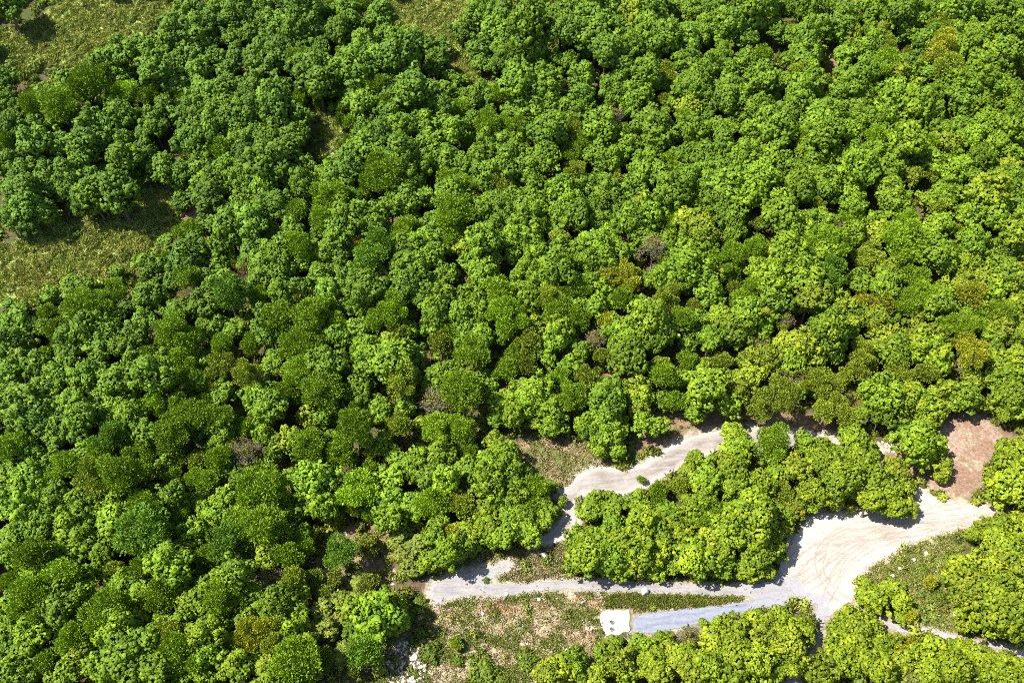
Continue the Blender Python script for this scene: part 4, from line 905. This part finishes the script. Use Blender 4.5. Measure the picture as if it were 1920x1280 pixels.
def grass_mass(name, spots, rng, label):
    """spots: list of (x, y arrays, height, spread, colour a, colour b, blades per tuft)"""
    V, F, T, C, o = [], [], [], [], 0
    for x, y, hgt, spread, ca, cb, k in spots:
        n = len(x)
        if not n: continue
        px = np.repeat(x, k) + rng.normal(0, spread, n * k); py = np.repeat(y, k) + rng.normal(0, spread, n * k)
        sc = np.repeat(rng.uniform(.5, 1.4, n), k)
        p = np.stack([px, py, height(px, py) - .02], -1)
        d = unit(np.stack([rng.normal(0, .55, n * k), rng.normal(0, .55, n * k), np.ones(n * k)], -1))
        v, f, kk = blades(rng, p, d, hgt * sc * rng.uniform(.6, 1.3, n * k), .09 * sc + .03)
        t = np.repeat(rng.random(n), k)
        col = np.asarray(ca)[None] * (1 - t[:, None]) + np.asarray(cb)[None] * t[:, None]
        V.append(v); F.append(f + o); o += len(v)
        T.append(np.repeat(np.clip(rng.normal(.45, .2, n * k), 0, 1), kk)); C.append(np.repeat(col, kk, 0))
    c = np.concatenate(C); c = np.concatenate([c, np.ones((len(c), 1))], 1)
    me = mesh_from(name, np.concatenate(V), np.concatenate(F), M_LEAF_FACE, {'tone': ('FLOAT', 'FACE', np.concatenate(T)), 'tint': ('FLOAT_COLOR', 'FACE', c)})
    return tag(link(name, me), label, None, None, 'stuff')

r = np.random.default_rng(21)
GREEN, YEL, TAN, BRN = (0.115, 0.165, 0.03), (0.26, 0.27, 0.06), (0.42, 0.35, 0.21), (0.22, 0.165, 0.09)
sp = []
for i, A in enumerate(A_SCRUB):
    n = (2100, 1500, 900, 250, 150)[i]
    x, y = scatter_in(A, n, r); sp.append((x, y, .75, .35, (0.24, 0.33, 0.06), (0.42, 0.45, 0.12), 12))
    x, y = scatter_in(A, n // 4, r); sp.append((x, y, .9, .3, TAN, YEL, 8))
grass_mass('scrub_grass', sp, r, 'bright yellow-green scrub and grass of the hillside clearings')
sp = []
x, y = scatter_in(A_DRY, 7500, r)
g0 = fbm(x * .35, y * .35)
m_ = g0 > .48
sp.append((x[m_], y[m_], .32, .3, (.13, .185, .035), (.20, .215, .05), 9)); sp.append((x[~m_][:1500], y[~m_][:1500], .38, .3, TAN, BRN, 8))
for A, n, a, b in ((A_SLOPE, 500, TAN, (.2, .21, .06)), (A_TAN, 700, TAN, (.14, .17, .04)), (A_MID, 900, (.10, .13, .03), TAN), (A_BANK, 1700, (.14, .195, .035), (.27, .26, .09))):
    x, y = scatter_in(A, n, r); sp.append((x, y, .45, .3, a, b, 10))
# verges
P_V = area((1130, 1112), (1280, 1117), (1407, 1119), (1352, 1132), (1254, 1141), (1140, 1146))
x, y = scatter_in(P_V, 900, r); sp.append((x, y, .45, .25, GREEN, (.17, .19, .04), 10))
P_V2 = area((1050, 1078), (1137, 1080), (1225, 1086), (1339, 1088), (1389, 1088), (1442, 1080), (1470, 1060), (1460, 1050), (1380, 1075), (1225, 1078), (1137, 1070), (1060, 1055))
x, y = scatter_in(P_V2, 900, r); sp.append((x, y, .5, .25, GREEN, (.15, .18, .03), 10))
x, y = scatter_in(ROADS['gravel'], 90, r, False); sp.append((x, y, .22, .12, GREEN, BRN, 6))
grass_mass('grass', sp, r, 'patchy green and straw coloured grass beside the tracks')

# undergrowth on the forest floor
GV, GF, GT = shrub_geo(np.random.default_rng(8), 1.0, 46, .27)
def bush_mass(name, x, y, size, cols, rng, label):
    n = len(x)
    a = rng.random(n) * 6.283; s = size
    ca, sa = np.cos(a)[:, None] * s[:, None], np.sin(a)[:, None] * s[:, None]
    vx = GV[None, :, 0] * ca - GV[None, :, 1] * sa + x[:, None]
    vy = GV[None, :, 0] * sa + GV[None, :, 1] * ca + y[:, None]
    vz = GV[None, :, 2] * s[:, None] * rng.uniform(.9, 1.9, (n, 1)) + height(x, y)[:, None] - .05
    v = np.stack([vx, vy, vz], -1).reshape(-1, 3)
    f = (GF[None] + (np.arange(n) * len(GV))[:, None, None]).reshape(-1, 3)
    c = np.repeat(np.concatenate([cols, np.ones((n, 1))], 1), len(GF), 0)
    me = mesh_from(name, v, f, M_LEAF_FACE, {'tone': ('FLOAT', 'FACE', np.tile(GT, n)), 'tint': ('FLOAT_COLOR', 'FACE', c)})
    return tag(link(name, me), label, None, None, 'stuff')
n = 17000
x = r.uniform(-165, 165, n); y = r.uniform(56, 280, n)
u_, v_, _ = to_px(x, y, height(x, y))
m_ = (u_ > -150) & (u_ < 2070) & (v_ > -60) & (v_ < 1400)
m_ &= ~in_any(ALLROADS + [A_SLOPE, A_RED, A_DRY, A_TAN, A_MID, A_BANK, A_ROCK, A_RUBBLE] + A_PINK, x, y)
m_ &= fbm(x * .09 + 4, y * .09) > .30
scr = in_any(A_SCRUB, x, y)
m_ &= ~scr
x, y, u_, v_ = x[m_], y[m_], u_[m_], v_[m_]
t_ = np.clip(.6 * u_ / IMW + .6 * v_ / IMH, 0, 1)[:, None]
cols = (np.array([.13, .19, .035]) * (1 - t_) + np.array([.18, .215, .03]) * t_) * np.exp(r.normal(0, .25, (len(x), 1)))
bush_mass('undergrowth', x, y, r.uniform(.6, 1.7, len(x)), cols, r, 'low green undergrowth between the trunks of the forest')
XS, YS = [], []
for A, k in list(zip(A_SCRUB, (560, 1300, 420, 80, 60))) + [(A_DRY, 26), (A_BANK, 40), (A_MID, 14), (A_PINK[0], 90), (A_PINK[5], 26), (A_SLOPE, 170)]:
    a, b = scatter_in(A, k, r); XS.append(a); YS.append(b)
x, y = np.concatenate(XS), np.concatenate(YS)
cols = np.array([.17, .21, .045]) * np.exp(r.normal(0, .22, (len(x), 1))) * (1 + r.normal(0, .06, (len(x), 3)))
bush_mass('scrub', x, y, r.uniform(.3, 1.05, len(x)), np.clip(cols, .01, 1), r, 'small low bushes scattered over the clearings')

# ------------------------------------------------------------------ stones
m, nt, N, L, out = new_mat('limestone')
nn = noise(nt, coords(nt), 3.0, 6, .7)
L.new(principled(nt, ramp(nt, nn, [(0.3, (.36, .30, .24)), (0.55, (.56, .50, .43)), (0.8, (.66, .61, .55))]), .9, bump(nt, nn, .6, .1)), out.inputs[0])
M_STONE = m
m, nt, N, L, out = new_mat('white_stone')
nn = noise(nt, coords(nt), 4.0, 6, .7)
L.new(principled(nt, ramp(nt, nn, [(0.3, (.58, .54, .50)), (0.7, (.78, .75, .71))]), .9, bump(nt, nn, .5, .08)), out.inputs[0])
M_WHITE = m
import bmesh
def rock_geo(rng, sub=1):
    bm = bmesh.new(); bmesh.ops.create_icosphere(bm, subdivisions=sub, radius=1.0)
    v = np.array([q.co[:] for q in bm.verts]); f = np.array([[q.index for q in fc.verts] for fc in bm.faces]); bm.free()
    for _ in range(5):   # chop flat faces
        d = unit(rng.normal(size=3)); k = rng.uniform(.5, .85); s = v @ d
        v = v - np.maximum(s - k, 0)[:, None] * d[None]
    return v * rng.uniform(.85, 1.15, (len(v), 1)), f
rk = np.random.default_rng(4)
def stone_mass(name, x, y, size, flat, mat, rng, label):
    gv, gf = [], []
    geos = [rock_geo(rng, 1) for _ in range(6)]
    o = 0
    for i in range(len(x)):
        v, f = geos[i % 6]
        a = rng.random() * 6.28; st = np.array([rng.uniform(.7, 1.6), rng.uniform(.6, 1.0), flat * rng.uniform(.7, 1.3)]) * size[i]
        w = v * st; ca, sa = math.cos(a), math.sin(a)
        w = np.stack([w[:, 0] * ca - w[:, 1] * sa + x[i], w[:, 0] * sa + w[:, 1] * ca + y[i], w[:, 2] + float(height(x[i], y[i])) + .25 * st[2]], -1)
        gv.append(w); gf.append(f + o); o += len(v)
    return tag(link(name, mesh_from(name, np.concatenate(gv), np.concatenate(gf), mat)), label, None, None, 'stuff')
x, y = scatter_in(A_RUBBLE, 330, rk)
stone_mass('rubble', x, y, rk.uniform(.12, .5, len(x)), .6, M_STONE, rk, 'pale rubble lining the upper edge of the paved road')
XS, YS, S = [], [], []
for A, k, s0, s1 in ((A_ROCK, 260, .15, .6), (A_DRY, 240, .06, .25), (A_BANK, 40, .08, .3), (A_PINK[0], 60, .15, .45), (A_RED, 50, .06, .2)):
    a, b = scatter_in(A, k, rk); XS.append(a); YS.append(b); S.append(rk.uniform(s0, s1, len(a)))
XS.append(np.array([ground(1158 + rk.normal(0, 0), 1200)[0]])); YS.append(np.array([ground(1158, 1200)[1]])); S.append(np.array([.2]))
# litter of small white stones left of the pad
lx, ly = [], []
for _ in range(70):
    a, b, _d = ground(rk.normal(1100, 16), rk.normal(1177, 7)); lx.append(a); ly.append(b)
XS.append(np.array(lx)); YS.append(np.array(ly)); S.append(rk.uniform(.08, .28, 70))
stone_mass('stones', np.concatenate(XS), np.concatenate(YS), np.concatenate(S), .45, M_STONE, rk, 'loose pale stones strewn over the open ground')

def boulder(u, v, s, label, mat=M_WHITE, shape=(1, .8, .7), group=None):
    x, y, _ = ground(u, v)
    gv, gf = rock_geo(rk, 2)
    o = link('boulder', mesh_from('boulder', gv * np.array(shape) * s, gf, mat))
    o.location = (x, y, float(height(x, y)) + shape[2] * s * .35); o.rotation_euler = (0, 0, rk.random() * 6)
    return tag(o, label, 'boulder', group)
boulder(1021, 1041, .85, 'white boulder in the grass below the shaded road bend', shape=(1.1, .6, .7))
boulder(1208, 1110, 1.0, 'white pyramid-shaped boulder on the gravel track', shape=(.9, .9, 1.0))
boulder(950, 1114, .55, 'small white stone at the lower edge of the gravel track')
boulder(1010, 1124, .5, 'pale stone in the dry field just below the gravel track')
boulder(1092, 1130, .55, 'tan upright stone in the grass below the gravel track', M_STONE, (.6, .5, 1))
boulder(1672, 1081, .75, 'long grey stone at the lower end of the bank stones', M_STONE, (1.1, .6, .6))
boulder(1688, 1066, .55, 'grey stone in the middle of the bank stones', M_STONE)
boulder(1713, 1049, .5, 'white stone at the upper end of the bank stones')
boulder(1737, 1039, .7, 'broad pale stone near the top of the grassy bank', M_STONE, (1.2, .8, .5))
boulder(1786, 1152, .7, 'white stone low on the bank beside the narrow lane')
boulder(778, 1232, .75, 'white block at the top of the rocky bank', M_WHITE)
boulder(1690, 1095 - 60, .4, 'small grey stone at the sandy rim of the bank', M_STONE)
boulder(1066, 1217, .8, 'pale slab of rock in the dry field below the pad', M_STONE, (1.2, .7, .35))
boulder(905, 1150, .45, 'white stone on the red soil of the dry field')

# ------------------------------------------------------------------ concrete pad with its two round hatches
m, nt, N, L, out = new_mat('pale_concrete')
nn = noise(nt, coords(nt), 1.4, 6, .7)
L.new(principled(nt, ramp(nt, nn, [(0.3, (.30, .26, .215)), (0.5, (.41, .37, .325)), (0.75, (.49, .45, .41))]), .9, bump(nt, nn, .4, .06)), out.inputs[0])
M_CONC = m
m, nt, N, L, out = new_mat('dark_iron')
nn = noise(nt, coords(nt), 9.0, 3)
L.new(principled(nt, ramp(nt, nn, [(0.3, (.05, .05, .055)), (0.7, (.12, .12, .125))]), .6), out.inputs[0])
M_IRON = m
pad_px = [(1125, 1155), (1128, 1149), (1134, 1143), (1146, 1145), (1158, 1142), (1170, 1144), (1178, 1142), (1180, 1155), (1178, 1172), (1181, 1184), (1168, 1185), (1158, 1190), (1147, 1189), (1138, 1194), (1133, 1186), (1130, 1176), (1126, 1166)]
pw = poly_w(pad_px); pc = pw.mean(0)
pz = float(height(pc[0], pc[1]))
pad = empty('concrete_pad', (pc[0], pc[1], pz))
tag(pad, 'white concrete pad with round hatches at the end of the paved lane', 'concrete pad')
bm = bmesh.new()
outl = pw - pc
outl = outl + rk.normal(0, .12, outl.shape)
outl = smooth_poly(outl, 1) 
outl = outl + rk.normal(0, .05, outl.shape)
top = [bm.verts.new((a, b, .14 + rk.normal(0, .02))) for a, b in outl]
low = [bm.verts.new((a * 1.03, b * 1.03, -.3)) for a, b in outl]
cv = bm.verts.new((0, 0, .17))
k = len(outl)
for i in range(k):
    j = (i + 1) % k
    bm.faces.new((top[i], low[i], low[j], top[j])); bm.faces.new((cv, top[i], top[j]))
bmesh.ops.recalc_face_normals(bm, faces=bm.faces)
me = bpy.data.meshes.new('slab'); bm.to_mesh(me); bm.free(); me.materials.append(M_CONC)
link('slab', me, pad)
for (u, v, rr) in ((1147, 1166, .42), (1147, 1179, .42)):
    x, y, _ = ground(u, v, .3)
    bm = bmesh.new(); q = 20
    pr = [(rr, .10), (rr, .42), (rr * .84, .46), (rr * .8, .30)]
    rings = [[bm.verts.new((a * math.cos(i * 6.2832 / q), a * math.sin(i * 6.2832 / q), b)) for i in range(q)] for a, b in pr]
    for A_, B_ in zip(rings, rings[1:]):
        for i in range(q): bm.faces.new((A_[i], A_[(i + 1) % q], B_[(i + 1) % q], B_[i]))
    bmesh.ops.recalc_face_normals(bm, faces=bm.faces)
    me = bpy.data.meshes.new('hatch_collar'); bm.to_mesh(me); bm.free(); me.materials.append(M_CONC)
    h = link('hatch', me, pad); h.location = (x - pc[0], y - pc[1], float(height(x, y)) - pz)
    bm = bmesh.new(); bmesh.ops.create_circle(bm, cap_ends=True, segments=q, radius=rr * .79)
    me = bpy.data.meshes.new('hatch_lid'); bm.to_mesh(me); bm.free(); me.materials.append(M_IRON)
    l = link('lid', me, h); l.location = (0, 0, .31)

# ------------------------------------------------------------------ dead poles and fallen wood
def pole(name, a, b, ha, hb, r0, label, mat=M_PALE, twigs=3):
    x0, y0, _ = ground(*a, ha); x1_, y1_, _ = ground(*b, hb)
    z0 = float(height(x0, y0)) + ha; z1 = float(height(x1_, y1_)) + hb
    p0 = np.array([0, 0, -.15 if ha < .1 else 0.0]); p1 = np.array([x1_ - x0, y1_ - y0, z1 - z0])
    q = wander(rk, p0, p1, 7, np.linalg.norm(p1) * .025)
    root = empty(name, (x0, y0, z0))
    v, f = tube(q, np.linspace(r0, r0 * .45, 7), 7)
    link('stem', mesh_from('stem', v, f, mat, smooth=True), root)
    parts = []
    for i in range(twigs):
        s = q[rk.integers(2, 6)]; d = unit(unit(p1) + rk.normal(0, .7, 3) + np.array([0, 0, .2]))
        parts.append(tube(wander(rk, s, s + d * np.linalg.norm(p1) * rk.uniform(.2, .38), 4, .05), np.linspace(r0 * .45, r0 * .15, 4), 5))
    v, f = join(parts); link('twigs', mesh_from('twigs', v, f, mat, smooth=True), root)
    return tag(root, label, 'dead wood')
pole('dead_pole', (1661, 834), (1690, 797), 0, 3.6, .20, 'long pale dead pole leaning out over the red soil')
pole('dead_sapling', (1186, 1229), (1177, 1188), 0, 4.6, .13, 'thin pale dead stem standing below the concrete pad', twigs=6)
pole('fallen_branch', (1258, 1232), (1270, 1244), 1.6, 1.4, .13, 'short white fallen branch among the trees below the lane')
pole('fallen_branch', (1818, 922), (1846, 927), 0.1, .5, .14, 'dark forked branch lying beside the red soil clearing', M_BARK, 4)
pole('fallen_branch', (962, 1069), (987, 1062), .1, .15, .15, 'pale plank-like branch at the tip of the gravel spur')
pole('fallen_branch', (840, 1196), (862, 1188), .1, .2, .1, 'thin pale stick on the dry soil beside the bushes')

# ------------------------------------------------------------------ light
SUN = unit(np.array([-0.59, -0.13, 0.965]))
el = math.asin(SUN[2]); az = math.atan2(SUN[0], SUN[1])
w = bpy.data.worlds.new('World'); SC.world = w; w.use_nodes = True
nt = w.node_tree; nt.nodes.clear()
sky = nt.nodes.new('ShaderNodeTexSky'); sky.sky_type = 'NISHITA'; sky.sun_disc = False
sky.sun_elevation = el; sky.sun_rotation = az
bg = nt.nodes.new('ShaderNodeBackground'); bg.inputs[1].default_value = 0.10
wo = nt.nodes.new('ShaderNodeOutputWorld')
nt.links.new(sky.outputs[0], bg.inputs[0]); nt.links.new(bg.outputs[0], wo.inputs[0])
ld = bpy.data.lights.new('sun', 'SUN'); ld.energy = 5.0; ld.angle = math.radians(0.5); ld.color = (1.0, 0.955, 0.88)
lo_ = bpy.data.objects.new('sun', ld); COL.objects.link(lo_)
from mathutils import Vector
lo_.rotation_euler = Vector(tuple(-SUN)).to_track_quat('-Z', 'Y').to_euler()
lo_.location = (-120, -90, 320)

SC.view_settings.view_transform = 'Standard'; SC.view_settings.look = 'None'
SC.view_settings.exposure = 1.10; SC.view_settings.gamma = 1.0
SC.view_settings.use_curve_mapping = False
SC.render.engine = 'CYCLES'
SC.cycles.max_bounces = 4; SC.cycles.diffuse_bounces = 2; SC.cycles.glossy_bounces = 1
SC.cycles.transmission_bounces = 2; SC.cycles.caustics_reflective = False; SC.cycles.caustics_refractive = False
SC.cycles.filter_width = 1.0
SC.cycles.use_denoising = False
